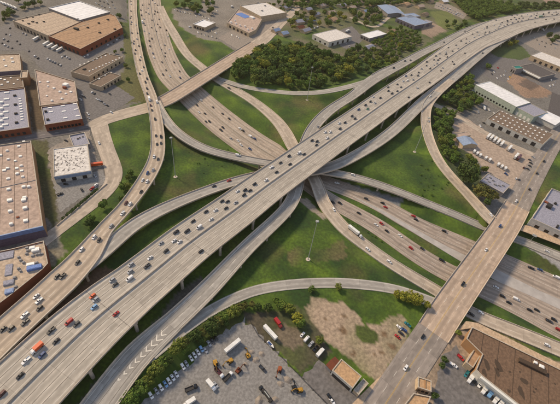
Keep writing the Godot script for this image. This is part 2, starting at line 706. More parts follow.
func build_ground() -> void:
	var zs := []
	var z := 45.0
	while z > -1300.0:
		zs.append(z)
		z -= lerpf(1.25, 6.0, clampf(-z / 1000.0, 0.0, 1.0))
	zs.append_array([-1500.0, -2200.0, -4000.0])
	var nx := 300
	var verts := PackedVector3Array()
	var cols := PackedColorArray()
	var g_a := Color(0.029, 0.072, 0.009)
	var g_b := Color(0.098, 0.165, 0.014)
	var g_c := Color(0.15, 0.125, 0.045)
	for zz in zs:
		var xl: float = -185.0 + 0.55 * zz
		var xr: float = 205.0 - 0.45 * zz
		for i in nx + 1:
			var x: float = lerpf(xl, xr, float(i) / nx)
			var y: float = ground(x, zz)
			var q := fn.get_noise_2d(x, zz)
			var r := fn2.get_noise_2d(x, zz)
			var q3 := fn2.get_noise_2d(x * 2.2 + 70.0, zz * 2.2)
			var c := g_a.lerp(g_b, clampf(0.45 + q * 0.6 + q3 * 0.9, 0, 1.2)).lerp(g_c, clampf(r * 1.7 - 0.28, 0, 0.75))
			c = c * (1.0 + 0.2 * q)
			var wob := Vector2(x + fn2.get_noise_2d(x * 3.0, zz * 3.0 + 500.0) * 3.5, zz + fn2.get_noise_2d(x * 3.0 + 900.0, zz * 3.0) * 3.5)
			for l in land:
				var who: Vector2 = Vector2(x, zz) if l[3] else wob
				if l[1].has_point(who) and Geometry2D.is_point_in_polygon(who, l[0]):
					var k: Color = l[2]
					c = k * (1.0 + 0.22 * q + 0.18 * r)
					if k.a < 0.99:
						c = (g_a.lerp(g_b, clampf(0.45 + q, 0, 1))).lerp(Color(k.r, k.g, k.b), clampf(k.a + r * 1.2, 0, 1))
			c.a = 1.0
			verts.append(Vector3(x, y, zz))
			cols.append(c)
	var idx := PackedInt32Array()
	var row := nx + 1
	for j in zs.size() - 1:
		for i in nx:
			var a := j * row + i
			idx.append_array(PackedInt32Array([a, a + row, a + 1, a + 1, a + row, a + row + 1]))
	var arr := []
	arr.resize(Mesh.ARRAY_MAX)
	arr[Mesh.ARRAY_VERTEX] = verts
	arr[Mesh.ARRAY_COLOR] = cols
	arr[Mesh.ARRAY_INDEX] = idx
	var am := ArrayMesh.new()
	am.add_surface_from_arrays(Mesh.PRIMITIVE_TRIANGLES, arr)
	var st := SurfaceTool.new()
	st.create_from(am, 0)
	st.generate_normals()
	structure("ground", st.commit(), M.terrain)

# ---------------------------------------------------------------- the roads
var south: Node3D

func build_roads() -> void:
	var four := []
	for s in [-1, 1]:
		for k in [4.9, 8.8, 12.7]:
			four.append([0.0, s * (k + 0.32), false])
		four.append([0.0, s * 1.5, true])
		four.append([float(s), -s * 2.2, true])
	# lowest level: the sunken freeway
	ground_road("freeway_road", "freeway", [[149, -14, -3, 33, 1], [151, 10, -3, 33, 1], [154, 25, -3.6, 33, 1], [161, 51, -5, 33, 1], [173, 76, -6, 34, 1], [185, 88, -6.5, 35, 1], [197, 99.5, -7, 36, 1], [222, 121.5, -7, 38, 1], [248, 141, -7, 38, 1], [275, 158, -7, 38, 1], [309, 180, -7, 38, 1]], "road_sunk",
		[[0.0, -5.4, false], [0.0, -9.1, false], [0.0, 5.4, false], [0.0, 9.1, false], [0.0, -12.8, true], [0.0, 12.8, true], [0.0, -1.9, true], [0.0, 1.9, true]])
	ground_road("freeway_carriageway", "freeway_upper", [[303, 173, -7.0, 17, 1], [320, 180, -7.0, 17, 1], [350, 191, -7, 17, 1], [380, 204.5, -7, 18, 1], [418, 226, -7, 20, 1], [469, 251, -7, 27, 1], [510, 271, -7, 32, 1], [550, 290, -7, 34, 1], [600, 313, -7, 34, 1]], "road_mid",
		[[-1.0, 2.5, true], [-1.0, 6.2, false], [-1.0, 9.9, false], [-1.0, 13.6, true]])
	ground_road("freeway_carriageway", "freeway_lower", [[303, 181, -7.06, 16, 1], [330, 200, -7.06, 16, 1], [356, 214, -7.06, 17, 1], [380, 228, -7.06, 18, 1], [416, 253.5, -7.06, 18, 1], [451, 274, -7.06, 18, 1], [480, 286, -7.06, 20, 1], [508, 297.5, -7.06, 23, 1], [545, 316, -7.06, 25, 1], [600, 345, -7.06, 25, 1]], "road_mid",
		[[1.0, -2.5, true], [1.0, -6.2, false], [1.0, -9.9, false], [1.0, -13.6, true]])
	# streets at grade
	ground_road("street", "west_street", [[-30, 145, 0.1, 10, 1], [0, 141, 0.1, 10, 1], [45, 134.5, 0.1, 10, 1], [88, 127.5, 0.1, 12, 1]], "road_asphalt", [[0.0, 0.0, false]])
	ground_road("frontage_street", "turn_street", [[99, 124, 0.13, 15, 1], [102, 136, 0.13, 14, 1], [107.5, 152, 0.13, 13, 1], [114, 170, 0.13, 13, 1], [114.5, 180, 0.13, 12, 1], [104, 194, 0.13, 11, 1], [80, 214, 0.13, 9, 1], [58, 230, 0.13, 9, 1], [42, 243, 0.13, 9, 1], [25, 254, 0.13, 9, 1]], "road_pale", [])
	ground_road("frontage_ramp", "loop_ramp", [[138, 363, 4.1, 9, 1], [150, 353, 4.2, 9, 1], [165, 342, 4.0, 8.5, 1], [185, 327, 3.2, 7.8, 1], [203.5, 314.5, 2, 7.2, 1], [228, 301, 1.2, 7.2, 1], [252, 291, 0.6, 7.2, 1], [280, 285.5, 0.25, 7.4, 1], [310, 283, 0.15, 7.6, 1], [335, 282.5, 0.15, 7.8, 1], [359.5, 284, 0.15, 7.8, 1], [385, 287, 0.15, 7.5, 1], [410, 293, 0.2, 7.5, 1], [436, 304, 0.6, 9, 1]], "road_grey", [[-1.0, 0.7, true], [1.0, -0.7, true]])
	ground_road("street", "main_street_south", [[362, 440, 0.16, 17, 1], [386, 403, 0.16, 17.5, 1], [419, 353, 0.25, 18.4, 1], [433.5, 331.6, 0.43, 18.9, 1]], "road_street", [[0.0, 4.0, false], [0.0, -4.0, false]])
	ground_road("street", "main_street_north", [[516.5, 207, 0.48, 19.5, 1], [532.5, 176.5, 0.16, 19, 1], [553, 143, 0.16, 17, 1], [578, 107, 0.16, 16, 1]], "road_street", [[0.0, 4.0, false], [0.0, -4.0, false]])
	ground_road("street", "north_street_west", [[91, 127.3, 0.16, 13, 1], [100, 121.5, 0.16, 15, 1], [125, 113.5, 0.16, 17, 1], [150, 107, 0.28, 18, 1], [156, 104.6, 0.31, 18.2, 1]], "road_pale", [])
	ground_road("street", "north_street_north", [[256, 44.4, 0.28, 20.4, 1], [263, 40, 0.25, 19, 1], [282, 22, 0.16, 15, 1], [300, 5, 0.16, 12, 1], [312, -10, 0.16, 12, 1]], "road_pale", [])
	# far loop
	ground_road("loop_road", "far_loop", [[214, 77, -6.0, 8, 1], [224, 80.5, -5.4, 9, 1], [240, 85.5, -4, 9, 1], [259.5, 89.5, -2.0, 9, 1], [280, 92, 0, 9, 1], [300, 93.2, 2, 9, 1], [322, 92, 4, 9, 1], [343, 88, 6, 9, 1], [360, 83.5, 7.4, 9, 1], [373, 79, 8.1, 8, 1]], "road_grey", [[-1.0, 1.0, true], [1.0, -1.0, true]])
	# service lanes by the east lots
	ground_road("service_lane", "east_lane", [[432, 103, 0.1, 9, 1], [443, 109, 0.1, 9, 1], [456, 116, 0.1, 9, 1], [487, 134, 0.1, 9, 1], [515, 147, 0.1, 9, 1], [541, 158, 0.1, 10, 1]], "road_pale", [])
	ground_road("service_lane", "north_lane", [[384, 2, 0.1, 6, 1], [400, 10.5, 0.1, 6, 1], [388, 18, 0.1, 6, 1], [373, 27, 0.1, 6, 1], [350, 17, 0.1, 6, 1]], "road_pale", [])

	var v: Node3D
	# level two: the connector that dives under the south-east bridge
	v = viaduct("connector_ramp", "pale connector ramp leaving the sunken freeway and curving below the elevated highway", "east_ramp",
		[[160, 6, -2.92, 10, 1], [166, 20, -3.0, 12, 1], [173.5, 33, -4, 12.5, 1], [187.5, 55, -5.5, 11.5, 1], [203, 68.5, -6, 12, 1], [218, 80, -6, 12, 1], [253, 101, -5.2, 12, 1], [276, 120, -4.2, 13, 1], [287, 135, -3.2, 13, 1], [293, 147, -2.6, 12.5, 0], [302, 160, -1.9, 12, 0], [315, 180, -1.5, 11, 0], [323.5, 203, -1.3, 11, 0], [331, 213.5, -1.3, 11, 1], [344, 229, -1.5, 11, 1], [361, 242.5, -2.2, 10.5, 1], [389, 262.5, -3.6, 10, 1], [420, 281.5, -5, 10, 1], [443, 295, -5.5, 10, 1], [470, 313, -5.3, 10, 1], [510, 329.5, -4.6, 10.5, 1], [560, 350, -4, 11, 1], [600, 367, -4, 11, 1]],
		"road_pale", [[-1.0, 1.4, true], [1.0, -1.4, true], [0.0, 0.4, false]], {"thick": 1.2, "category": "ramp", "parapet": 0.7})
	piers(v, "east_ramp", 26.0, 1.2, 1, 0.8)
	v = viaduct("flyover_ramp", "grey flyover ramp curving off the busy west highway and over the sunken freeway", "fly_ramp",
		[[156, 101, 6.4, 8, 0], [160.5, 111.5, 6.2, 9, 0], [175.5, 131, 5, 9, 0], [202.5, 148, 3.5, 9, 0], [239, 158, 2.2, 9, 0], [272, 164, 1.2, 9, 0], [300, 168, 0.9, 9, 0], [321, 171, 0.8, 9, 0], [350, 176.5, 0.6, 9, 0], [379, 185, 0.2, 9, 0], [405, 194.5, -0.8, 8.5, 0], [428, 204, -2.2, 8.5, 1], [460, 217, -4, 8.5, 1], [484.5, 228, -5, 8.5, 1], [521, 241, -5, 9, 1], [560, 257, -4.3, 10, 1], [600, 274, -4, 10, 1]],
		"road_grey", [[-1.0, 1.3, true], [1.0, -1.3, true]], {"thick": 1.4, "category": "ramp"})
	piers(v, "fly_ramp", 25.0, 1.4, 1, 0.8)
	# level three
	v = viaduct("highway_ramp", "long ramp branching off the elevated highway, passing beneath it towards the west highway", "west_ramp",
		[[520, 29.5, 10.7, 13, 0], [495, 43.5, 10.5, 14, 0], [475, 58.5, 10, 14, 0], [456, 75, 9, 13.5, 0], [425, 100, 7.5, 13, 0], [389, 134, 6, 12, 0], [347.5, 160, 4.5, 11, 0], [320, 170, 3.8, 10.5, 0], [290, 173.5, 3.6, 10, 0], [256.5, 176, 3.5, 10, 0], [201.5, 193, 4, 9.8, 0], [141, 220.5, 5.8, 11, 0], [101.5, 253, 7.3, 11, 0], [71.5, 278, 7.82, 10, 0], [40, 309, 7.92, 8, 0]],
		"road_grey", [[-1.0, 1.5, true], [1.0, -1.5, true], [0.0, 0.5, false]], {"thick": 1.4, "category": "ramp", "open": [[-1, 458, 75, 434, 95, 8.5], [1, 114, 243, 30, 320, 7.2], [-1, 99, 255, 30, 320, 7.8], [1, 520, 29, 486, 50, 10.4], [-1, 520, 29, 492, 46, 10.4]]})
	piers(v, "west_ramp", 28.0, 1.4, 1, 0.9)
	v = viaduct("curved_ramp", "curved ramp branching down past the wooded truck lots to the wide street bridge", "curve_ramp",
		[[452, 80, 8.85, 9, 0], [438, 92, 8.0, 10.5, 0], [427.5, 105, 7, 10.5, 0], [425.5, 117, 6, 10, 0], [426.5, 130, 5, 10, 1], [434, 152, 3, 10, 1], [444, 168.5, 2, 10, 1], [469, 196, 1, 10, 1], [490, 219.5, 0.7, 10.5, 1], [500, 228, 0.75, 10, 0]],
		"road_pale", [[-1.0, 1.2, true], [1.0, -1.2, true]], {"thick": 1.3, "category": "ramp", "open": [[1, 452, 80, 438, 92, 8.4], [-1, 452, 80, 440, 90, 8.4], [1, 489, 219, 500, 228, 0.7], [-1, 489, 219, 500, 228, 0.7]]})
	piers(v, "curve_ramp", 26.0, 1.3, 1, 0.8)
	v = viaduct("service_ramp", "long grey service ramp running beside the elevated highway with painted chevrons", "south_ramp",
		[[505, 18.5, 10.75, 10, 0], [482, 24.5, 10.7, 12, 0], [462, 32.5, 10.5, 13, 0], [440, 44, 10.1, 13, 0], [420, 54, 9.7, 13, 0], [400, 65, 9.2, 14, 0], [384, 73, 8.7, 16, 0], [368, 83, 8.2, 15, 0], [353.5, 95, 7.7, 12, 0], [336, 106, 7.2, 12, 0], [326.5, 113, 7, 12, 0], [314, 126.5, 6.7, 11.5, 0], [306, 142, 6.5, 11, 0], [300, 165, 6.3, 10.5, 0], [297, 186, 6.1, 10.5, 0], [289, 206.5, 6, 10.5, 0], [246, 248.5, 5.6, 11, 0], [209.5, 287.5, 5, 12.5, 0], [174, 321.5, 4.6, 13, 0], [137.5, 355, 4.2, 15.5, 0], [100, 404, 4, 16, 0], [70, 445, 4, 16, 0]],
		"road_grey", [[-1.0, 1.6, true], [1.0, -1.6, true], [0.0, 0.0, false]], {"thick": 1.3, "category": "ramp", "open": [[-1, 174, 322, 146, 348, 4.5], [1, 377, 78, 358, 90, 8.2], [-1, 505, 18, 466, 31, 10.5], [1, 505, 18, 484, 24, 10.5]]})
	south = v
	piers(v, "south_ramp", 27.0, 1.3, 2, 0.7)
	chevrons(v)
	# bridges of the streets
	v = viaduct("street_bridge", "tan concrete street bridge crossing the sunken freeway beside the dense grove", "north_street",
		[[155, 105, 0.34, 18.4, 1], [166, 100.5, 0.4, 19, 0], [205.5, 76, 0.5, 20, 0], [240, 54.5, 0.4, 21, 1], [257, 43.8, 0.3, 20.5, 1]],
		"road_tan", [[0.0, 4.4, false], [0.0, -4.4, false]], {"thick": 1.1, "category": "bridge"})
	piers(v, "north_street", 24.0, 1.1, 4, 0.5, 40.0)
	v = viaduct("wide_street_bridge", "wide tan street bridge with yellow centre line over the sunken freeway", "main_street",
		[[433, 332.5, 0.45, 19, 1], [444, 315, 0.8, 19.5, 0], [453, 301.5, 0.9, 19.8, 0], [505, 226.5, 0.9, 20.2, 0], [513, 213, 0.7, 20, 1], [517, 206, 0.5, 19.6, 1]],
		"road_tan", [[0.0, 4.0, false], [0.0, -4.0, false]], {"thick": 1.2, "category": "bridge", "parapet": 0.75})
	piers(v, "main_street", 21.0, 1.2, 5, 0.5, 24.0)
	for a in ["main_street", "main_street_south", "main_street_north"]:
		for o in [-0.2, 0.2]:
			var st := st_new()
			strip(st, paths[a], 0, o - 0.06, 0.03, 0, o + 0.06, 0.03)
			if a == "main_street":
				part("centre_line", fin(st), M.yellow_paint, v)
			else:
				structure("centre_line", fin(st), M.yellow_paint)
	# the west highway
	v = viaduct("west_highway", "curving tan highway viaduct with dense traffic beside the warehouses", "west_hwy",
		[[-40, 377, 8, 19, 0], [0, 338, 8, 19, 0], [33, 308, 8, 19, 0], [64, 279.5, 8, 19.5, 0], [88, 254, 7.7, 17, 0], [103, 231, 7.5, 11.5, 0], [125, 208, 7.2, 10.8, 0], [147.5, 177, 7, 12.2, 0], [157, 156, 7, 12, 0], [157.5, 131, 6.8, 11.2, 0], [152.5, 102, 6.5, 11.2, 0], [142.5, 74, 4, 11.2, 0], [135.5, 40, -0.5, 11.5, 1], [133, 15, -2.5, 12, 1], [132.5, -2, -2.9, 13, 1], [132, -14, -2.9, 13, 1]],
		"road_warm", [[0.0, 1.8, false], [0.0, -1.8, false], [-1.0, 1.0, true], [1.0, -1.0, true]], {"thick": 1.5, "uo": 1.95, "open": [[1, 151, 98, 162, 118, 6.5]]})
	piers(v, "west_hwy", 28.0, 1.5, 2, 0.75)
	# the top level
	v = viaduct("elevated_highway", "broad elevated concrete highway crossing the whole interchange, one side full of cars", "main_hwy",
		[[-60, 470, 11, 37.5, 0], [-11, 423, 11, 37.5, 0], [28, 383.5, 11, 38, 0], [55.3, 356.5, 11, 38, 0], [81, 331.8, 11, 37.5, 0], [114, 303.2, 11, 36.2, 0], [136, 286, 11, 34.5, 0], [157.5, 268.5, 11, 34.2, 0], [191, 241.3, 11, 34, 0], [234, 210.3, 11, 33.5, 0], [259.4, 191, 11, 33, 0], [279.5, 176.5, 11, 33, 0], [312, 153.5, 11, 33.5, 0], [339, 134.3, 11, 34.2, 0], [354.3, 124, 11, 34.5, 0], [390.7, 98.3, 11, 35.5, 0], [421.5, 77.5, 11, 38, 0], [447.4, 58.5, 11, 42, 0], [471, 42.5, 11, 47, 0], [490, 33.3, 11, 58, 0], [511, 24.5, 11, 61, 0], [537.5, 18.3, 11, 59, 0], [560, 15, 11, 54, 0], [600, 11, 11, 52, 0]],
		"road_main", four, {"thick": 2.2, "median": true, "category": "viaduct", "us": 1.0})
	piers(v, "main_hwy", 31.0, 2.2, 4, 0.95, 20.0)
	for s in [-1, 1]:
		for o in [4.9, 8.8, 12.7]:
			var tj := st_new()
			strip(tj, paths.main_hwy, 0, s * o - 0.14, 0.015, 0, s * o + 0.14, 0.015)
			part("lane_joint", fin(tj), M.lane_tar, v)
	for o in [-3.6, 0.6, 3.4]:
		var tj := st_new()
		strip(tj, paths.south_ramp, 0, o - 0.12, 0.012, 0, o + 0.12, 0.012)
		part("lane_joint", fin(tj), M.lane_tar, south)
	var jd := []
	for k in 40:
		jd.append(20.0 + 62.0 * k)
	joints(v, "main_hwy", jd)
	structure("gore_paving", slab_poly(poly_world([[352, 196], [380, 212], [420, 236.5], [447, 253], [470, 267], [500, 282.5], [540, 300], [600, 328], [600, 316], [540, 291], [500, 271], [470, 257.5], [447, 246.5], [420, 231.5], [380, 209]], -6.96), -7.3, -6.96), M.road_lilac_flat)
	# freeway median barrier and roadside barriers
	var mb := structure("median_barrier", profile(paths.freeway, [[0, -0.5, 0.01], [0, -0.2, 1.0], [0, 0.2, 1.0], [0, 0.5, 0.01]]), M.concrete)

func chevrons(root: Node3D) -> void:
	# painted chevrons in the gore where the loop ramp joins
	var a := at(117.5, 381, 4.1)
	var b := at(161, 336, 4.4)
	var d := b - a
	d.y = 0
	var L := d.length()
	d = d.normalized()
	var n := Vector3(-d.z, 0, d.x)
	var c := 9
	for k in c:
		var t := float(k) / (c - 1)
		var base := a.lerp(b, t) + Vector3(0, 0.07, 0)
		var half := lerpf(0.8, 2.6, t)
		var st := st_new()
		for s in [-1, 1]:
			var tip := base - d * 0.0
			var e: Vector3 = base + n * (half * s) + d * half * 1.1
			quad(st, tip, e, e + d * 0.7, tip + d * 0.7)
		part("chevron", fin(st), M.white_paint, root)

# ---------------------------------------------------------------- what the ground is made of
func paint_land() -> void:
	var urban := Color(0.20, 0.185, 0.165)
	paint([[-40, -12], [126, -12], [128.5, 40], [136, 72], [146, 98], [110, 117], [97, 128], [105, 150], [113, 175], [100, 196], [60, 228], [50, 245], [52, 264], [20, 300], [-40, 325]], urban)
	paint([[117, 22], [128, 22], [137, 75], [147, 100], [122, 104], [112, 86], [124, 68], [124, 45]], Color(0.13, 0.13, 0.045, 0.75))
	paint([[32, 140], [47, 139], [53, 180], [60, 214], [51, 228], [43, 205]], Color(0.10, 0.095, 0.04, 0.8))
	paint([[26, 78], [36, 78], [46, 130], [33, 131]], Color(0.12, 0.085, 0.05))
	paint([[44, 240], [56, 233], [66, 250], [52, 268], [48, 262]], Color(0.30, 0.27, 0.20))
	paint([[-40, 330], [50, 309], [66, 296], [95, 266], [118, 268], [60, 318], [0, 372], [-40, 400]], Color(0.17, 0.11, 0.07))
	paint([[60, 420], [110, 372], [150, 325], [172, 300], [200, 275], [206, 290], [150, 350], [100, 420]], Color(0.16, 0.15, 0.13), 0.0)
	paint([[205, -12], [300, -12], [294, 6], [262, 36], [240, 50], [232, 50], [222, 42], [200, 38], [182, 27], [172, 16], [173, 9], [190, 6], [200, 12]], Color(0.26, 0.235, 0.205))
	paint([[290, -12], [445, -12], [472, 18], [440, 36], [400, 60], [345, 57], [310, 46], [280, 36], [268, 36], [302, 6]], Color(0.19, 0.165, 0.11, 0.6))
	paint([[430, 12], [448, 10], [460, 22], [452, 31], [438, 26]], Color(0.16, 0.19, 0.05))
	paint([[420, 24], [428, 20], [446, 30], [432, 38], [422, 34]], Color(0.36, 0.27, 0.20))
	paint([[470, -12], [600, -12], [600, 6], [540, 7], [500, 10], [480, 14]], Color(0.12, 0.12, 0.06, 0.5))
	paint([[528, -12], [600, -12], [600, 4], [548, 4]], Color(0.36, 0.25, 0.19))
	paint([[500, 40], [600, 15], [600, 110], [545, 160], [503, 226], [484, 208], [460, 180], [444, 145], [440, 106], [462, 82], [482, 55]], Color(0.20, 0.19, 0.175))
	paint([[496, 40], [512, 38], [532, 56], [527, 62], [506, 60], [490, 53]], Color(0.08, 0.12, 0.03))
	paint([[505, 80], [512, 72], [552, 90], [546, 97], [525, 98]], Color(0.36, 0.24, 0.165))
	paint([[517, 84], [530, 77], [542, 85], [532, 91]], Color(0.17, 0.125, 0.10))
	paint([[436, 70], [472, 78], [480, 96], [472, 112], [444, 106], [432, 100]], Color(0.06, 0.08, 0.03))
	paint([[430, 106], [454, 122], [452, 140], [470, 156], [482, 172], [478, 205], [455, 178], [436, 140]], Color(0.06, 0.085, 0.03))
	# south yards
	paint([[240, 312], [262, 312], [300, 306], [330, 352], [302, 374], [258, 336]], Color(0.10, 0.085, 0.055, 0.85))
	paint([[276, 330], [284, 322], [300, 330], [305, 345], [294, 352], [280, 345]], Color(0.20, 0.16, 0.11))
	paint([[312, 299], [330, 302], [345, 302], [354, 310], [362, 324], [378, 321], [390, 317], [405, 315], [412, 330], [401, 352], [386, 380], [379, 385], [366, 372], [345, 352], [324, 341], [313, 326], [303, 311]], Color(0.45, 0.345, 0.25, 0.88))
	paint([[352, 326], [366, 325], [377, 333], [375, 346], [362, 345], [354, 337]], Color(0.075, 0.105, 0.02))
	for s in [[346, 315, 4], [341, 330, 4.5], [384, 333, 4], [392, 345, 5], [384, 352, 4], [374, 354, 3], [352, 352, 3], [326, 318, 3]]:
		paint([[s[0] - s[2], s[1] - s[2] * 0.5], [s[0] + s[2] * 0.6, s[1] - s[2] * 0.7], [s[0] + s[2], s[1] + s[2] * 0.6], [s[0], s[1] + s[2] * 0.9]], Color(0.20, 0.13, 0.075))
	paint([[285, 255], [300, 246], [325, 249], [345, 240], [348, 256], [312, 266], [290, 264]], Color(0.22, 0.16, 0.085, 0.42))
	paint([[425, 350], [470, 318], [482, 322], [620, 384], [620, 440], [380, 440], [395, 404]], Color(0.36, 0.275, 0.20))
	# sloped concrete paving beneath the ramps
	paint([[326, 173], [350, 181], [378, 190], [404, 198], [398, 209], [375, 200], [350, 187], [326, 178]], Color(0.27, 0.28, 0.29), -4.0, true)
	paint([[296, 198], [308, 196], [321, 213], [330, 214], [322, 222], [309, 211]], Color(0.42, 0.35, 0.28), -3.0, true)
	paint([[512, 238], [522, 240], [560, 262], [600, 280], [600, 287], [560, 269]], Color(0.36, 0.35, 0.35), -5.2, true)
	paint([[246, 160], [268, 170], [268, 176], [240, 166]], Color(0.20, 0.15, 0.07, 0.6), -3.0)

func build_pavements() -> void:
	pavement("truck_yard_paving", [[-40, 30], [0, 27], [14, 22], [118, 24], [124, 34], [122, 62], [114, 84], [135, 98], [112, 112], [90, 122], [84, 110], [80, 95], [38, 66], [24, 50], [-40, 52]], M.asphalt_lot, 0.06, 2.0)
	pavement("car_park_paving", [[52, 180], [92, 172], [104, 170], [106, 182], [60, 212]], M.gravel_grey, 0.06, 2.0)
	pavement("yard_paving", [[48, 150], [72, 136], [89, 130], [97, 160], [104, 166], [92, 171], [52, 181]], M.gravel_lot, 0.045, 2.5)
	pavement("gravel_yard_paving", [[120, 440], [128, 412], [150, 398], [217, 338], [246, 318], [257, 332], [298, 374], [332, 410], [345, 440]], M.gravel_grey, 0.08, 3.5)
	pavement("gravel_yard_paving", [[250, 340], [258, 337], [296, 374], [328, 410], [338, 440], [268, 440], [250, 400], [236, 362]], M.gravel_lot, 0.1, 7.0)
	pavement("alley_paving", [[302, 376], [320, 360], [347, 386], [366, 402], [350, 440], [340, 425]], M.asphalt_lot, 0.06, 2.0)
	pavement("sidewalk", [[352, 404], [377, 379], [386, 372], [400, 353], [412, 334], [418, 337], [404, 358], [380, 396], [362, 430]], M.sidewalk, 0.14)
	pavement("truck_court_paving", [[449, 124], [466, 118], [486, 131], [536, 158], [518, 192], [500, 184], [480, 164], [466, 150], [452, 146]], M.pave_tan, 0.06, 2.0)
	pavement("loading_paving", [[441, 356], [455, 346], [470, 364], [515, 408], [520, 440], [412, 440], [432, 404]], M.asphalt_lot, 0.06, 2.0)
	pavement("sidewalk", [[466, 321], [478, 323], [560, 364], [620, 393], [620, 400], [560, 371], [472, 328], [458, 330]], M.sidewalk, 0.16)
	pavement("sidewalk", [[524, 225], [530, 226], [560, 239], [620, 264], [620, 270], [560, 245], [520, 230]], M.sidewalk, 0.16)
	pavement("car_park_paving", [[514, 38], [536, 33], [600, 40], [600, 62], [560, 59], [536, 50]], M.gravel_lot, 0.06, 3.0)
	pavement("car_park_paving", [[486, 58], [500, 57], [520, 60], [532, 56], [600, 80], [600, 112], [552, 92], [514, 72], [505, 82], [483, 76]], M.asphalt_lot, 0.05, 3.0)
	pavement("car_park_paving", [[436, 2], [446, 3], [468, 14], [463, 19], [448, 12], [434, 8]], M.gravel_lot, 0.06, 3.0)
	pavement("parking_paving", [[552, 92], [600, 112], [600, 150], [562, 140], [544, 128]], M.asphalt_dark, 0.06)
	pavement("forecourt_paving", [[340, 30], [352, 26], [364, 38], [352, 52], [340, 46]], M.asphalt_lot, 0.06, 2.0)
	pavement("yard_paving", [[218, 38], [232, 30], [252, 36], [266, 22], [276, 14], [278, 22], [262, 36], [238, 50]], M.gravel_lot, 0.06, 3.0)

# ---------------------------------------------------------------- buildings
func rect_px(a: Array, b: Array, c: Array, h: float) -> PackedVector2Array:
	var A3 := at(a[0], a[1], h)
	var B3 := at(b[0], b[1], h)
	var C3 := at(c[0], c[1], h)
	var A := Vector2(A3.x, A3.z)
	var B := Vector2(B3.x, B3.z)
	var C := Vector2(C3.x, C3.z)
	var u := (B - A).normalized()
	var n := Vector2(-u.y, u.x)
	var dep := (C - B).dot(n)
	return PackedVector2Array([A, B, B + n * dep, A + n * dep])

func inset(poly: PackedVector2Array, d: float) -> PackedVector2Array:
	var n := poly.size()
	var area := 0.0
	for i in n:
		area += poly[i].cross(poly[(i + 1) % n])
	var s := 1.0 if area > 0 else -1.0
	var out := PackedVector2Array()
	for i in n:
		var p := poly[(i + n - 1) % n]
		var q := poly[i]
		var r := poly[(i + 1) % n]
		var e0 := (q - p).normalized()
		var e1 := (r - q).normalized()
		var n0_ := Vector2(-e0.y, e0.x) * s
		var n1_ := Vector2(-e1.y, e1.x) * s
		var den := 1.0 + n0_.dot(n1_)
		out.append(q + (n0_ + n1_) / max(den, 0.3) * d)
	return out

# o: wall, roof, parapet height pp, walls {edge: material}, base y
func building(nm: String, label: String, poly: PackedVector2Array, h: float, wall: String, roof: String, o := {}) -> Node3D:
	var c := Vector2.ZERO
	for p in poly:
		c += p
	c /= poly.size()
	var rel := PackedVector2Array()
	for p in poly:
		rel.append(p - c)
	var root := thing(nm, label, o.get("category", "building"), Vector3(c.x, 0, c.y))
	var pp: float = o.get("pp", 0.7)
	var inn := inset(rel, 0.35)
	var out := inset(rel, -0.1)
	var inn2 := inset(rel, 0.45)
	var wm: Dictionary = o.get("walls", {})
	var y0: float = o.get("y0", -1.0)
	for i in rel.size():
		var j := (i + 1) % rel.size()
		var st := st_new()
		var a := rel[i]
		var b := rel[j]
		var ai := inn[i]
		var bi := inn[j]
		quad(st, Vector3(a.x, y0, a.y), Vector3(a.x, h + pp, a.y), Vector3(b.x, h + pp, b.y), Vector3(b.x, y0, b.y))
		quad(st, Vector3(a.x, h + pp, a.y), Vector3(ai.x, h + pp, ai.y), Vector3(bi.x, h + pp, bi.y), Vector3(b.x, h + pp, b.y))
		quad(st, Vector3(ai.x, h + pp, ai.y), Vector3(ai.x, h - 0.1, ai.y), Vector3(bi.x, h - 0.1, bi.y), Vector3(bi.x, h + pp, bi.y))
		part("wall", fin(st), M[wm.get(i, wall)], root)
		var co := st_new()
		var oo := out[i]
		var pp_ := out[j]
		var ci := inn2[i]
		var cj := inn2[j]
		var y2 := h + pp + 0.02
		var y3 := h + pp + 0.14
		quad(co, Vector3(oo.x, y2, oo.y), Vector3(oo.x, y3, oo.y), Vector3(pp_.x, y3, pp_.y), Vector3(pp_.x, y2, pp_.y))
		quad(co, Vector3(oo.x, y3, oo.y), Vector3(ci.x, y3, ci.y), Vector3(cj.x, y3, cj.y), Vector3(pp_.x, y3, pp_.y))
		quad(co, Vector3(ci.x, y3, ci.y), Vector3(ci.x, y2, ci.y), Vector3(cj.x, y2, cj.y), Vector3(cj.x, y3, cj.y))
		part("coping", fin(co), M.coping if roof != "roof_white" else M.unit_white, root)
	part("roof", flat_poly(inn, h), M[roof], root)
	root.set_meta("h", h)
	var e := rel[1] - rel[0]
	root.set_meta("ang", atan2(-e.y, e.x))
	var pts := []
	for p in rel:
		pts.append(p)
	root.set_meta("poly", pts)
	return root

# a panel on a wall: edge index, position 0..1 along it, width, bottom, top
func panel(root: Node3D, edge: int, t: float, w: float, y0: float, y1: float, mat: String, nm: String, proud := 0.08) -> void:
	var pts: Array = root.get_meta("poly")
	var a: Vector2 = pts[edge]
	var b: Vector2 = pts[(edge + 1) % pts.size()]
	var u := (b - a).normalized()
	if w < 0:
		w = a.distance_to(b) - 0.1
	var n := Vector2(-u.y, u.x)
	var mid := a.lerp(b, t)
	if n.dot(mid) < 0:
		n = -n
	var st := st_new()
	var bb := Basis(Vector3(u.x, 0, u.y), Vector3.UP, Vector3(n.x, 0, n.y))
	box(st, Vector3(mid.x + n.x * proud * 0.5, (y0 + y1) * 0.5, mid.y + n.y * proud * 0.5), Vector3(w, y1 - y0, proud), bb)
	part(nm, fin(st), M[mat], root)

func panels(root: Node3D, edge: int, n: int, w: float, y0: float, y1: float, mat: String, nm: String, t0 := 0.06, t1 := 0.94) -> void:
	for k in n:
		panel(root, edge, lerpf(t0, t1, (k + 0.5) / n), w, y0, y1, mat, nm)

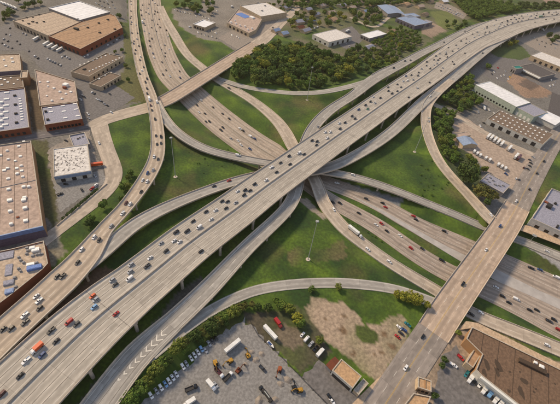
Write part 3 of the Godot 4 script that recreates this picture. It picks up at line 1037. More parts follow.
func unit(root: Node3D, px: float, py: float, s: Vector3, mat: String, nm: String) -> void:
	var h: float = root.get_meta("h")
	var p := at(px, py, h) - root.position
	var st := st_new()
	box(st, Vector3.ZERO, s)
	if s.y > 0.8:
		box(st, Vector3(0, s.y * 0.5 + 0.06, 0), Vector3(s.x * 0.72, 0.12, s.z * 0.72))
	part(nm, fin(st), M[mat], root, Vector3(p.x, h + s.y * 0.5 - 0.05, p.z), root.get_meta("ang"))

func units(root: Node3D, list: Array, s: Vector3, mat: String, nm: String) -> void:
	for q in list:
		var k := rng.randf_range(0.8, 1.25)
		unit(root, q[0], q[1], Vector3(s.x * k, s.y * rng.randf_range(0.8, 1.2), s.z * k), mat, nm)

# raised seams across a roof, parallel to edge 1, clipped to the roof outline
func seams(root: Node3D, n: int, mat: String, nm := "roof_seam") -> void:
	var pts: Array = root.get_meta("poly")
	var h: float = root.get_meta("h")
	var poly := inset(PackedVector2Array(pts), 0.6)
	var a: Vector2 = pts[0]
	var b: Vector2 = pts[1]
	var u := (b - a).normalized()
	var v := Vector2(-u.y, u.x)
	var lo := 1e9
	var hi := -1e9
	for p in pts:
		lo = min(lo, p.dot(u))
		hi = max(hi, p.dot(u))
	for k in range(1, n):
		var c := u * lerpf(lo, hi, float(k) / n)
		var seg := Geometry2D.intersect_polyline_with_polygon(PackedVector2Array([c - v * 400.0, c + v * 400.0]), poly)
		for s in seg:
			var p0: Vector2 = s[0]
			var p1: Vector2 = s[s.size() - 1]
			var st := st_new()
			var m := (p0 + p1) * 0.5
			box(st, Vector3(m.x, h + 0.04, m.y), Vector3(0.22, 0.08, p0.distance_to(p1)), Basis(Vector3(u.x, 0, u.y), Vector3.UP, Vector3(u.x, 0, u.y).cross(Vector3.UP)))
			part(nm, fin(st), M[mat], root)

# a row of roof pieces between two pixels
func unit_row(root: Node3D, a: Array, b: Array, n: int, s: Vector3, mat: String, nm: String) -> void:
	for k in n:
		var t := (k + 0.5) / n
		unit(root, lerpf(a[0], b[0], t), lerpf(a[1], b[1], t), s, mat, nm)

# flat irregular stain lying on a roof (spilled tar, ponded dirt)
func stain(root: Node3D, px: float, py: float, r: float, sq: float, lift := 0.012, mat := "stain") -> void:
	var h: float = root.get_meta("h")
	var p := at(px, py, h) - root.position
	var poly := PackedVector2Array()
	for k in 9:
		var a := TAU * k / 9
		var q := r * rng.randf_range(0.55, 1.15)
		poly.append(Vector2(p.x + cos(a) * q, p.z + sin(a) * q * sq))
	part("roof_stain", flat_poly(poly, h + lift), M[mat], root)

func gable(nm: String, label: String, poly: PackedVector2Array, eave: float, ridge: float, wall: String, roof: String) -> Node3D:
	var c := (poly[0] + poly[1] + poly[2] + poly[3]) / 4.0
	var root := thing(nm, label, "house" if nm == "house" else "building", Vector3(c.x, 0, c.y))
	var r := []
	for p in poly:
		r.append(p - c)
	# ridge runs parallel to edge 0
	var m0: Vector2 = (r[1] + r[2]) * 0.5
	var m1: Vector2 = (r[3] + r[0]) * 0.5
	for i in 4:
		var a: Vector2 = r[i]
		var b: Vector2 = r[(i + 1) % 4]
		var st := st_new()
		quad(st, Vector3(a.x, -0.5, a.y), Vector3(a.x, eave, a.y), Vector3(b.x, eave, b.y), Vector3(b.x, -0.5, b.y))
		if i == 1 or i == 3:
			var m: Vector2 = (a + b) * 0.5
			for v in [Vector3(a.x, eave, a.y), Vector3(m.x, ridge, m.y), Vector3(b.x, eave, b.y)]:
				st.add_vertex(v)
		part("wall", fin(st), M[wall], root)
	var o := 1.06
	for s in [[0, 1], [2, 3]]:
		var a: Vector2 = r[s[0]] * o
		var b: Vector2 = r[s[1]] * o
		var ma: Vector2 = (m1 if s[0] == 0 else m0) * o
		var mb: Vector2 = (m0 if s[0] == 0 else m1) * o
		var st := st_new()
		var A := Vector3(a.x, eave - 0.05, a.y)
		var B := Vector3(b.x, eave - 0.05, b.y)
		var C := Vector3(mb.x, ridge + 0.12, mb.y)
		var D := Vector3(ma.x, ridge + 0.12, ma.y)
		quad(st, A, D, C, B)
		var dn := Vector3(0, -0.18, 0)
		quad(st, A + dn, A, B, B + dn)
		quad(st, B + dn, B, C, C + dn)
		quad(st, D + dn, D, A, A + dn)
		part("roof_slope", fin(st), M[roof], root)
	root.set_meta("h", ridge)
	root.set_meta("ang", 0.0)
	root.set_meta("poly", r)
	return root

func build_buildings() -> void:
	var b: Node3D
	# ---- north-west warehouses
	b = building("warehouse", "sprawling tan roofed warehouse with dark roof vents behind the docked trailers", rect_px([13, 21], [48, 36], [83, 22], 7.0), 7.0, "wall_cream", "roof_tan")
	units(b, [[23, 21], [29, 24], [33, 22], [37, 23], [44, 22], [27, 18], [33, 17.5], [39, 15]], Vector3(2.2, 1.0, 2.2), "unit_dark", "roof_vent")
	panels(b, 0, 9, 3.4, 0.2, 4.0, "door_dark", "dock_door")
	seams(b, 7, "roof_pink")
	b = building("warehouse", "warehouse with plain white membrane roof between the tan and brown roofs", rect_px([48.5, 8.5], [80.3, 20.5], [105, 10.5], 9.0), 9.0, "wall_grey", "roof_white")
	seams(b, 9, "unit_white")
	unit(b, 78, 19, Vector3(1.6, 1.0, 1.6), "unit_grey", "roof_vent")
	b = building("warehouse", "brick warehouse with flat brown roof and small square vents", PackedVector2Array(poly_world([[49, 36.5], [80.6, 49.5], [122.5, 28], [115.5, 16.5], [105.5, 12], [80.8, 22]], 7.6)), 7.6, "brick", "roof_brown")
	units(b, [[88, 28], [99, 23.5], [108, 20], [100, 33], [115, 29.5]], Vector3(2.2, 1.3, 2.2), "unit_dark", "roof_vent")
	seams(b, 5, "roof_dusk")
	unit(b, 76.5, 29.5, Vector3(6.5, 2.0, 3.2), "unit_dark", "air_conditioner")
	panels(b, 0, 7, 3.4, 0.3, 4.0, "door_dark", "dock_door")
	panels(b, 1, 8, 3.0, 1.0, 3.4, "window_glass", "window")
	b = building("workshop", "low tan workshop with rows of white skylights on its flat roof", rect_px([89, 77], [123, 57.5], [107.5, 52.5], 5.5), 5.5, "wall_cream", "roof_dusk")
	unit_row(b, [78, 66], [112, 53.5], 8, Vector3(1.5, 0.5, 1.5), "unit_white", "skylight")
	unit_row(b, [88, 72], [121, 57.5], 10, Vector3(1.5, 0.5, 1.5), "unit_white", "skylight")
	unit(b, 84.5, 69.5, Vector3(3.2, 1.0, 2.4), "unit_dark", "air_conditioner")
	panels(b, 0, 7, 2.4, 0.8, 3.2, "window_glass", "window")
	b = building("workshop", "smaller tan wing with a flat roof in front of the skylit workshop", rect_px([101, 87.5], [121, 76], [113.5, 70.5], 4.2), 4.2, "wall_cream", "roof_dusk")
	units(b, [[99, 79], [105, 75.5], [111, 72.8]], Vector3(1.6, 0.6, 1.6), "unit_white", "skylight")
	panels(b, 0, 5, 2.4, 0.3, 3.0, "door_dark", "garage_door")
	b = building("warehouse", "square tan roofed warehouse with scattered white vents beside the brown dirt alley", PackedVector2Array(poly_world([[35, 70], [75, 82], [78, 102], [40, 106.5]], 6.4)), 6.4, "brick_tan", "roof_pink")
	units(b, [[40, 82], [48, 82], [48, 86.5], [54, 88.5], [47, 96], [60, 92], [66, 94], [71, 92], [62, 99], [52, 101]], Vector3(1.7, 0.8, 1.7), "unit_white", "roof_vent")
	unit(b, 66, 86, Vector3(4.5, 2.4, 4.5), "unit_white", "air_conditioner")
	unit(b, 65, 88.5, Vector3(3.2, 2.0, 2.2), "brick", "stair_hatch")
	b = building("brick_store", "blue grey roofed building with an orange brick front facing the asphalt street", rect_px([45, 125.5], [82.5, 119.5], [77.5, 102.5], 6.2), 6.2, "brick", "roof_grey")
	for q in [[50, 108], [63, 106], [75, 104], [51, 112], [64, 111.5], [76, 109.5], [65.5, 118], [78, 116]]:
		unit(b, q[0], q[1], Vector3(3.4, 0.5, 1.5), "unit_white", "skylight")
	units(b, [[46, 112], [48, 120]], Vector3(2.2, 1.2, 2.2), "unit_dark", "air_conditioner")
	panels(b, 0, 9, 2.0, 1.0, 3.2, "window_glass", "window")
	b = building("long_store", "long building with blue grey roof crowded with white roof units", PackedVector2Array(poly_world([[-40, 138], [29.5, 128], [25, 88.5], [-40, 96]], 6.2)), 6.2, "brick", "roof_grey", {"walls": {1: "brick_tan"}})
	for k in 6:
		unit(b, 7.0 - k * 0.3, 93.0 + k * 6.4, Vector3(4.0, 0.8, 2.0), "unit_white", "skylight")
	for k in 9:
		unit(b, 20.2 + k * 0.27, 99 + k * 2.6, Vector3(2.2, 0.7, 1.3), "unit_white", "skylight")
	for k in 5:
		unit(b, 1.8 - k * 0.1, 103 + k * 6.2, Vector3(2.4, 1.4, 2.4), "unit_white", "air_conditioner")
	for k in 4:
		unit(b, 15 + k * 0.6, 96 + k * 9.0, Vector3(2.4, 1.2, 2.0), "unit_dark", "roof_vent")
	panels(b, 0, 10, 2.2, 0.9, 3.4, "door_dark", "door")
	b = building("office", "low building with lavender band and dark roof dotted by white vents", PackedVector2Array(poly_world([[-40, 94], [24, 87.5], [22.5, 75.5], [-40, 80]], 6.0)), 6.0, "brick_tan", "roof_dusk")
	units(b, [[1, 79], [5, 80], [11, 78], [8, 82.5], [14, 84], [2, 85], [18, 80]], Vector3(1.6, 0.7, 1.6), "unit_white", "roof_vent")
	b = building("office", "tan roofed building with tall cream side wall by the truck yard", PackedVector2Array(poly_world([[-40, 75], [21.5, 71], [20, 54.5], [-40, 56]], 7.0)), 7.0, "brick_tan", "roof_tan", {"walls": {0: "wall_slate"}})
	units(b, [[12, 58.5], [13, 62], [4, 60], [6, 66]], Vector3(2.0, 0.8, 2.0), "unit_white", "roof_vent")
	b = building("stair_tower", "small pale tower annexed to the tan building beside the dirt alley", rect_px([20.5, 78.5], [27.5, 78], [26.5, 71], 8.0), 8.0, "brick_tan", "roof_tan")
	# ---- west side
	b = building("warehouse", "huge pinkish flat roof warehouse with blue metal eave along its front", PackedVector2Array(poly_world([[-60, 250], [43.3, 226.5], [31.2, 141.5], [-60, 154]], 9.5)), 9.5, "wall_slate", "roof_pink", {"walls": {1: "brick_tan", 2: "wall_grey"}})
	panel(b, 0, 0.5, -1.0, 7.0, 10.4, "wall_blue", "eave_band", 0.7)
	units(b, [[7.5, 151], [8.5, 159.5], [19, 146.5], [24, 141.8], [20.5, 156.5], [4.5, 170.5], [8, 168.5], [17, 168.5], [21.5, 166], [22, 171], [17.5, 174], [23, 177], [8.5, 179], [1, 155.5], [15.5, 161]], Vector3(2.0, 0.8, 1.6), "unit_white", "roof_vent")
	units(b, [[9, 189.5], [24, 187], [29, 187], [10, 200.5], [25, 198], [24, 200.5], [10.5, 211.5], [25.5, 208.5], [26, 221], [11.5, 224.5]], Vector3(2.4, 1.1, 2.0), "unit_white", "air_conditioner")
	seams(b, 8, "roof_dusk")
	unit(b, 18, 217.5, Vector3(1.6, 0.7, 1.2), "brick", "roof_hatch")
	var sr := st_new()
	var p0 := at(0, 188, 9.5) - b.position
	var p1 := at(37, 180, 9.5) - b.position
	tube(sr, p0 + Vector3(0, 0.15, 0), p1 + Vector3(0, 0.15, 0), 0.22, 0.22, 5)
	part("roof_ridge", fin(sr), M.unit_grey, b)
	b = building("factory", "tan roofed factory cluttered with roof machinery beside the curving highway, brick walls", PackedVector2Array(poly_world([[-50, 262], [12.5, 249.5], [44, 241.5], [48.3, 264], [43, 270], [12, 295], [0, 304], [-50, 345]], 7.5)), 7.5, "brick", "roof_tan")
	units(b, [[33, 249], [36, 250.5]], Vector3(3.2, 1.6, 2.2), "unit_white", "air_conditioner")
	unit(b, 35, 268.5, Vector3(7.5, 1.8, 2.8), "rope_tarp", "cooling_unit")
	units(b, [[27, 248], [27, 254], [28, 251], [19, 257.5], [21, 260.5], [33, 256], [37, 255], [40, 254.5], [42, 254], [19, 269], [21, 271.5], [29, 267], [37, 263], [40, 267], [24, 263], [16, 287], [15, 278]], Vector3(1.3, 0.9, 1.1), "unit_grey", "roof_vent")
	unit(b, 9, 283, Vector3(5.0, 0.9, 3.2), "roof_grey", "roof_deck")
	unit(b, 10, 292, Vector3(4.2, 1.4, 3.0), "wall_blue", "air_conditioner")
	unit(b, 5, 256, Vector3(9.0, 0.6, 5.5), "roof_grey", "roof_deck")
	unit(b, 9, 270, Vector3(3.5, 0.6, 8.0), "roof_grey", "roof_deck")
	unit(b, 31, 265, Vector3(4.0, 1.2, 2.0), "unit_white", "air_conditioner")
	b = building("white_hall", "white roofed hall speckled with dark stains and a pale blue front eave", rect_px([54, 177], [91, 171], [85, 145], 6.0), 6.0, "wall_white", "roof_dirty_white", {"pp": 0.3})
	panel(b, 0, 0.5, -1.0, 3.6, 6.25, "roof_blue", "eave_band", 0.5)
	for k in 130:
		var fx := rng.randf()
		var fy := rng.randf()
		stain(b, 53 + fx * 32 + fy * 2, 153 + fy * 20 - fx * 6, rng.randf_range(0.2, 0.75), rng.randf_range(0.5, 2.4), 0.012 + 0.0015 * k)
	panels(b, 0, 3, 3.0, 0.1, 3.0, "door_dark", "garage_door")
	b = building("shed", "grey flat roofed shed behind the white hall beside the tan turning street", rect_px([74, 148], [90, 144.5], [87, 132.5], 4.0), 4.0, "wall_grey", "roof_grey")
	units(b, [[78, 139], [80, 138], [83, 137]], Vector3(1.4, 0.7, 1.0), "unit_dark", "roof_vent")
	# ---- north
	b = building("metal_hall", "big white roofed hall behind the cream shop near the tan street", rect_px([240, 6], [261, 17], [277, 8], 8.0), 8.0, "wall_cream", "roof_dirty_white")
	units(b, [[258, 3], [265, 6], [262, 11]], Vector3(2.4, 1.2, 2.4), "unit_grey", "roof_vent")
	b = building("shop", "cream walled shop with blue tarpaulin patch on its flat roof", PackedVector2Array(poly_world([[227, 23], [249, 33.5], [256, 30], [262, 19.5], [238, 9.5]], 5.0)), 5.0, "wall_cream", "roof_pink")
	unit(b, 243, 15.5, Vector3(22.0, 0.3, 13.0), "rope_tarp", "tarpaulin")
	unit(b, 252, 18, Vector3(8.0, 1.8, 5.0), "unit_white", "roof_housing")
	panels(b, 0, 5, 4.0, 0.2, 3.4, "door_dark", "garage_door")
	units(b, [[231, 23], [236, 24], [240, 26], [245, 27], [248, 30], [252, 29], [235, 21]], Vector3(2.2, 1.6, 2.2), "unit_white", "roof_vent")
	b = building("shop", "small white roofed shop among parked cars by the grassy ramp bank", rect_px([193, 24.5], [205, 28], [212, 22], 4.5), 4.5, "wall_cream", "roof_white")
	panels(b, 0, 4, 2.6, 0.2, 3.0, "door_dark", "garage_door")
	b = building("metal_hall", "white metal hall with dark doorways on the far edge of the grove", rect_px([312.5, 34.5], [329, 42.5], [345.5, 33.5], 6.5), 6.5, "wall_white", "roof_dirty_white", {"pp": 0.25})
	panels(b, 1, 4, 4.0, 0.2, 4.4, "door_dark", "garage_door")
	panels(b, 0, 3, 3.0, 1.0, 3.4, "window_glass", "window")
	b = building("metal_hall", "flat clean white roofed hall beside the dark fenced plot", rect_px([360.5, 34.5], [369.5, 38.5], [384, 32.8], 5.0), 5.0, "wall_grey", "roof_white", {"pp": 0.2})
	panels(b, 0, 3, 3.0, 0.2, 3.4, "door_dark", "garage_door")
	b = gable("metal_hall", "blue grey gabled metal hall beyond the service lane", rect_px([378, 5.5], [388, 13.5], [398, 9], 5.5), 5.5, 7.5, "wall_grey", "roof_blue")
	b = building("metal_hall", "long blue grey hall at the bend of the service lane", rect_px([396, 18], [415, 26], [424, 20.5], 6.0), 6.0, "wall_slate", "roof_blue", {"pp": 0.2})
	panels(b, 0, 5, 3.0, 0.2, 3.6, "door_dark", "garage_door")
	b = building("shed", "grey roofed shed attached beside the long blue grey hall", rect_px([417, 22.5], [424, 25], [430, 21], 5.0), 5.0, "wall_grey", "roof_grey", {"pp": 0.2})
	b = building("metal_hall", "pale hall behind the long blue grey hall near the dirt plot", rect_px([401, 14], [408, 17.5], [416, 14], 6.0), 6.0, "wall_grey", "roof_blue", {"pp": 0.2})
	# small houses among the trees
	var hs := [[286, 7, 9, 7, "roof_grey"], [299, 21, 10, 8, "roof_grey"], [311, 20, 9, 7, "roof_blue"], [306, 30, 11, 6, "roof_grey"], [333, 19, 9, 8, "roof_brown"], [366, 11, 10, 7, "roof_blue"], [352, 7, 9, 7, "roof_pink"], [284, 33, 8, 7, "roof_blue"], [342, 5, 12, 8, "roof_grey"], [300, 27, 9, 6, "rust"], [322, 5, 9, 7, "roof_pink"], [444, 1, 12, 8, "roof_white"], [296, 2, 10, 7, "roof_brown"], [308, 9, 9, 7, "roof_grey"], [331, 12, 10, 7, "roof_pink"], [316, 14, 9, 6, "roof_grey"], [358, 2, 11, 8, "roof_dusk"], [372, 3, 10, 8, "roof_white"], [406, 4, 12, 8, "roof_brown"], [420, 6, 11, 8, "roof_pink"], [392, 31, 8, 6, "roof_brown"], [369, 47, 11, 7, "roof_grey"], [425, 14, 10, 7, "roof_dusk"], [276, 30, 8, 6, "roof_blue"], [414, -1, 12, 9, "roof_white"], [430, 1, 10, 8, "roof_dusk"]]
	var what := ["grey roofed house by the tan street bend", "grey roofed house beside two trees and a driveway", "pale blue roofed house among round trees", "long grey roofed house beside two white vans", "brown roofed house behind the white metal hall", "blue roofed house in front of the dense evergreen clump", "pinkish roofed house behind the bare plot", "blue roofed hut at the edge of the grove", "wide grey roofed house in the far block", "rusty roofed shed beside the long grey house", "pink roofed house in the far block", "white roofed house beside the lot of white cars", "brown roofed house at the top of the tan street", "grey roofed house among dense garden trees", "pink roofed house behind the brown roofed one", "small grey roofed house between the garden trees", "dark brown roofed house by the far lane", "white roofed house behind the gabled metal hall", "brown roofed house beyond the long blue grey hall", "pink roofed house beside the bare far plot", "small brown roofed house on the rough plot", "grey roofed house on the dark fenced plot", "dark roofed house by the green field", "small blue roofed hut beside the tan street", "white roofed house at the far edge of town", "dark roofed house at the far edge of town"]
	for k in hs.size():
		var q = hs[k]
		var w := at(q[0], q[1], 3)
		var a := deg_to_rad(rng.randf_range(38, 58))
		var u := Vector2(cos(a), -sin(a))
		var n := Vector2(-u.y, u.x)
		var cc := Vector2(w.x, w.z)
		var hl: float = q[2] * 0.75
		var hw: float = q[3] * 0.75
		var g := gable("house", what[k], PackedVector2Array([cc - u * hl - n * hw, cc + u * hl - n * hw, cc + u * hl + n * hw, cc - u * hl + n * hw]), 3.2, 5.4, "wall_cream", q[4])
		panels(g, 0, 3, 1.2, 1.0, 2.4, "window_glass", "window")
	# ---- east
	b = building("warehouse", "long white roofed warehouse with grey green wall beside the tree clump", rect_px([475.6, 85], [516, 107], [523, 99], 9.0), 9.0, "wall_green", "roof_white", {"pp": 0.3})
	panels(b, 0, 12, 2.2, 1.0, 3.0, "window_glass", "window")
	seams(b, 14, "unit_white")
	b = building("warehouse", "lavender roofed warehouse bay with grey green wall joining the white ones", rect_px([516.5, 107.5], [534, 117], [541, 109], 8.0), 8.0, "wall_green", "roof_grey", {"pp": 0.3})
	panels(b, 0, 4, 3.0, 0.2, 4.0, "door_white", "garage_door")
	b = gable("metal_hall", "bright white gabled hall at the end of the long warehouse row", rect_px([538, 115.5], [555.5, 124], [561.5, 117], 7.0), 6.0, 7.6, "wall_white", "roof_white")
	b = building("warehouse", "dark flat roofed depot dotted with many small white skylights", rect_px([487, 119], [542.5, 145], [551, 133.5], 5.5), 5.5, "wall_white", "roof_dusk", {"pp": 0.4})
	for row in 4:
		unit_row(b, [491 + row * 3.0, 118.5 - row * 2.6], [541.5 + row * 2.2, 141.5 - row * 2.8], 11, Vector3(1.7, 0.5, 1.7), "unit_white", "skylight")
	panels(b, 0, 6, 4.2, 0.2, 4.2, "door_dark", "dock_door")
	b = building("store", "white walled store with pale roof beyond the gravel car lot", rect_px([530.5, 55.5], [590, 79], [594, 72], 6.5), 6.5, "wall_cream", "roof_dirty_white", {"pp": 0.4})
	panels(b, 0, 9, 3.6, 0.2, 4.0, "door_dark", "dock_door")
	b = building("store", "charcoal roofed store with teal corner tower and pale front canopy", rect_px([518, 66.5], [541, 77.5], [548, 70.5], 5.0), 5.0, "wall_grey", "asphalt_dark", {"pp": 0.3})
	panel(b, 0, 0.5, -1.0, 3.2, 4.6, "door_white", "canopy", 3.2)
	var tw := building("entrance_tower", "teal roofed corner tower of the charcoal roofed store", rect_px([512, 66.5], [516.5, 69], [519.5, 66], 7.5), 7.5, "wall_grey", "teal_paint", {"pp": 0.2})
	panels(tw, 0, 2, 1.6, 0.5, 4.5, "window_glass", "window")
	b = gable("workshop", "small workshop with pale blue gable roof at the truck court corner", rect_px([457, 137], [464, 144.5], [470, 136], 5.0), 4.0, 6.2, "wall_cream", "roof_blue")
	b = building("shed", "low tan shed with white ridge adjoining the pale blue gabled workshop", rect_px([452, 134.5], [456.5, 138], [464, 130], 3.6), 3.6, "wall_cream", "roof_pink", {"pp": 0.2})
	b = building("workshop", "grey flat roofed workshop strewn with scrap beside the broad round tree", rect_px([480, 181], [503, 193.5], [509, 184.5], 4.0), 4.0, "wall_grey", "roof_grey", {"pp": 0.3})
	units(b, [[486, 179], [489, 182], [493, 181], [495, 185], [499, 186], [503, 186], [490, 178]], Vector3(2.0, 0.9, 1.5), "unit_grey", "roof_clutter")
	b = building("store", "lavender roofed store with white parapet and dark roof unit beside the wide street", PackedVector2Array(poly_world([[531, 219], [551, 189], [620, 217], [600, 251]], 6.0)), 6.0, "wall_white", "roof_grey", {"pp": 0.9})
	unit(b, 548.5, 207, Vector3(5.5, 2.2, 4.0), "unit_dark", "air_conditioner")
	unit(b, 546, 202.5, Vector3(2.4, 0.8, 3.0), "brick", "roof_hatch")
	unit(b, 555, 204, Vector3(2.4, 1.2, 2.0), "unit_dark", "roof_vent")
	unit(b, 557, 227, Vector3(4.0, 1.2, 1.4), "unit_dark", "roof_vent")
	panels(b, 3, 6, 3.2, 0.4, 3.0, "window_glass", "window")
	panels(b, 0, 4, 3.2, 0.4, 3.0, "window_glass", "window")
	# ---- south-east
	b = building("warehouse", "vast brown flat roof warehouse with dark patches beside the frontage ramp", PackedVector2Array(poly_world([[471.5, 327.5], [620, 399], [620, 460], [545, 426], [481, 376], [475.5, 370], [481.8, 354.5], [466, 339]], 7.5)), 7.5, "brick_tan", "roof_umber", {"pp": 0.5, "walls": {3: "wall_white", 4: "wall_white"}})
	seams(b, 9, "stain_umber")
	unit(b, 531.5, 367, Vector3(14.0, 1.6, 2.6), "stain_umber", "roof_monitor")
	units(b, [[535, 363], [541, 367]], Vector3(1.9, 0.9, 1.6), "unit_white", "air_conditioner")
	for q in [[499, 366, 2.4, 2.2], [497, 372, 2.0, 2.0], [487, 365, 2.2, 2.3], [484, 372, 1.6, 2.0], [524, 381, 2.6, 1.0], [521, 392, 2.0, 2.6], [536, 389, 1.1, 1.0], [534, 392, 1.2, 0.8], [542, 381, 0.8, 0.9], [555, 384, 0.9, 0.9], [533, 387, 0.7, 0.8], [509, 391, 1.4, 1.0], [510, 372, 1.2, 0.8], [520, 372, 1.0, 0.7]]:
		stain(b, q[0], q[1], q[2] * 0.8, q[3], 0.02, "stain_umber")
	panel(b, 3, 0.5, -1.0, 6.3, 7.9, "door_white", "loading_canopy", 1.5)
	b = building("guard_office", "small tan roofed office at the street end of the vast brown warehouse", rect_px([465.6, 362.5], [472.6, 368], [480.6, 354.6], 5.0), 5.0, "wall_cream", "roof_brown", {"pp": 0.4})
	b = building("shop", "small sandy roofed shop by the wide street opposite the dirt field", rect_px([417.5, 387.5], [431, 392], [438, 383.5], 4.0), 4.0, "wall_cream", "roof_orange", {"pp": 0.4})
	unit(b, 425, 383.5, Vector3(0.7, 0.4, 6.0), "brick_tan", "roof_kerb")
	panels(b, 0, 3, 1.6, 0.6, 2.6, "window_glass", "window")
	b = building("shop", "larger sandy roofed shop with orange side wall beside the loading lot", PackedVector2Array(poly_world([[404, 405], [413, 393.5], [430.5, 397], [421, 418], [408, 424]], 4.6)), 4.6, "brick_tan", "roof_orange", {"pp": 0.5})
	# ---- south yard
	b = building("workshop", "workshop with plain sandy roof and white front wall beside the dirt field", rect_px([332, 370.5], [352.5, 388.5], [361.5, 376.5], 5.0), 5.0, "wall_white", "roof_orange", {"pp": 0.25})
	panels(b, 0, 4, 2.8, 0.2, 3.2, "door_dark", "garage_door")
	b = gable("shed", "shed with rusty red striped roof joined to the sandy roofed workshop", rect_px([326.5, 364], [331.5, 369.5], [338.5, 359.5], 4.6), 3.8, 5.0, "wall_grey", "rust")
	b = building("annex", "low pale concrete annex at the street end of the sandy roofed workshop", rect_px([353.5, 390], [358.5, 395], [366.5, 382], 3.0), 3.0, "wall_cream", "concrete_side", {"pp": 0.3})

# ---------------------------------------------------------------- vehicles (front faces -Z, wheels on y = 0)
func loft(st: SurfaceTool, secs: Array) -> void:
	# sec: [z, half width, y bottom, y top, chamfer]
	var rings := []
	for s in secs:
		var c: float = s[4]
		rings.append([Vector3(-s[1], s[2], s[0]), Vector3(-s[1], s[3] - c, s[0]), Vector3(-s[1] + c * 1.2, s[3], s[0]), Vector3(s[1] - c * 1.2, s[3], s[0]), Vector3(s[1], s[3] - c, s[0]), Vector3(s[1], s[2], s[0])])
	for k in rings.size() - 1:
		for i in 6:
			var j := (i + 1) % 6
			quad(st, rings[k][i], rings[k][j], rings[k + 1][j], rings[k + 1][i])
	for e in [0, rings.size() - 1]:
		for i in range(1, 5):
			for v in [rings[e][0], rings[e][i], rings[e][i + 1]]:
				st.add_vertex(v)

var placed := []
var vm := {}     # shared vehicle meshes

func wheel_mesh(r: float, w: float) -> ArrayMesh:
	var st := st_new()
	tube(st, Vector3(-w * 0.5, 0, 0), Vector3(w * 0.5, 0, 0), r, r, 12)
	tube(st, Vector3(-w * 0.52, 0, 0), Vector3(w * 0.52, 0, 0), r * 0.55, r * 0.55, 8)
	return fin(st)

# body coloured cabin with four panes set on it: [bottom half width, z0, z1, y0, top half width, tz0, tz1, y1]
func cabin(body: SurfaceTool, c: Array) -> ArrayMesh:
	frustum(body, c[0], c[1], c[2], c[3], c[4], c[5], c[6], c[7])
	var a := [Vector3(-c[0], c[3], c[1]), Vector3(c[0], c[3], c[1]), Vector3(c[0], c[3], c[2]), Vector3(-c[0], c[3], c[2])]
	var t := [Vector3(-c[4], c[7], c[5]), Vector3(c[4], c[7], c[5]), Vector3(c[4], c[7], c[6]), Vector3(-c[4], c[7], c[6])]
	var st := st_new()
	for i in 4:
		var j := (i + 1) % 4
		var p := [a[i], a[j], t[j], t[i]]
		var m: Vector3 = (p[0] + p[1] + p[2] + p[3]) * 0.25
		var n: Vector3 = (p[1] - p[0]).cross(p[3] - p[0]).normalized()
		if n.dot(m - Vector3(0, m.y, (c[1] + c[2]) * 0.5)) < 0:
			n = -n
		var q := []
		for v in p:
			q.append(m + (v - m) * (0.86 if i % 2 == 0 else 0.8) + n * 0.02)
		quad(st, q[0], q[1], q[2], q[3])
	return fin(st)

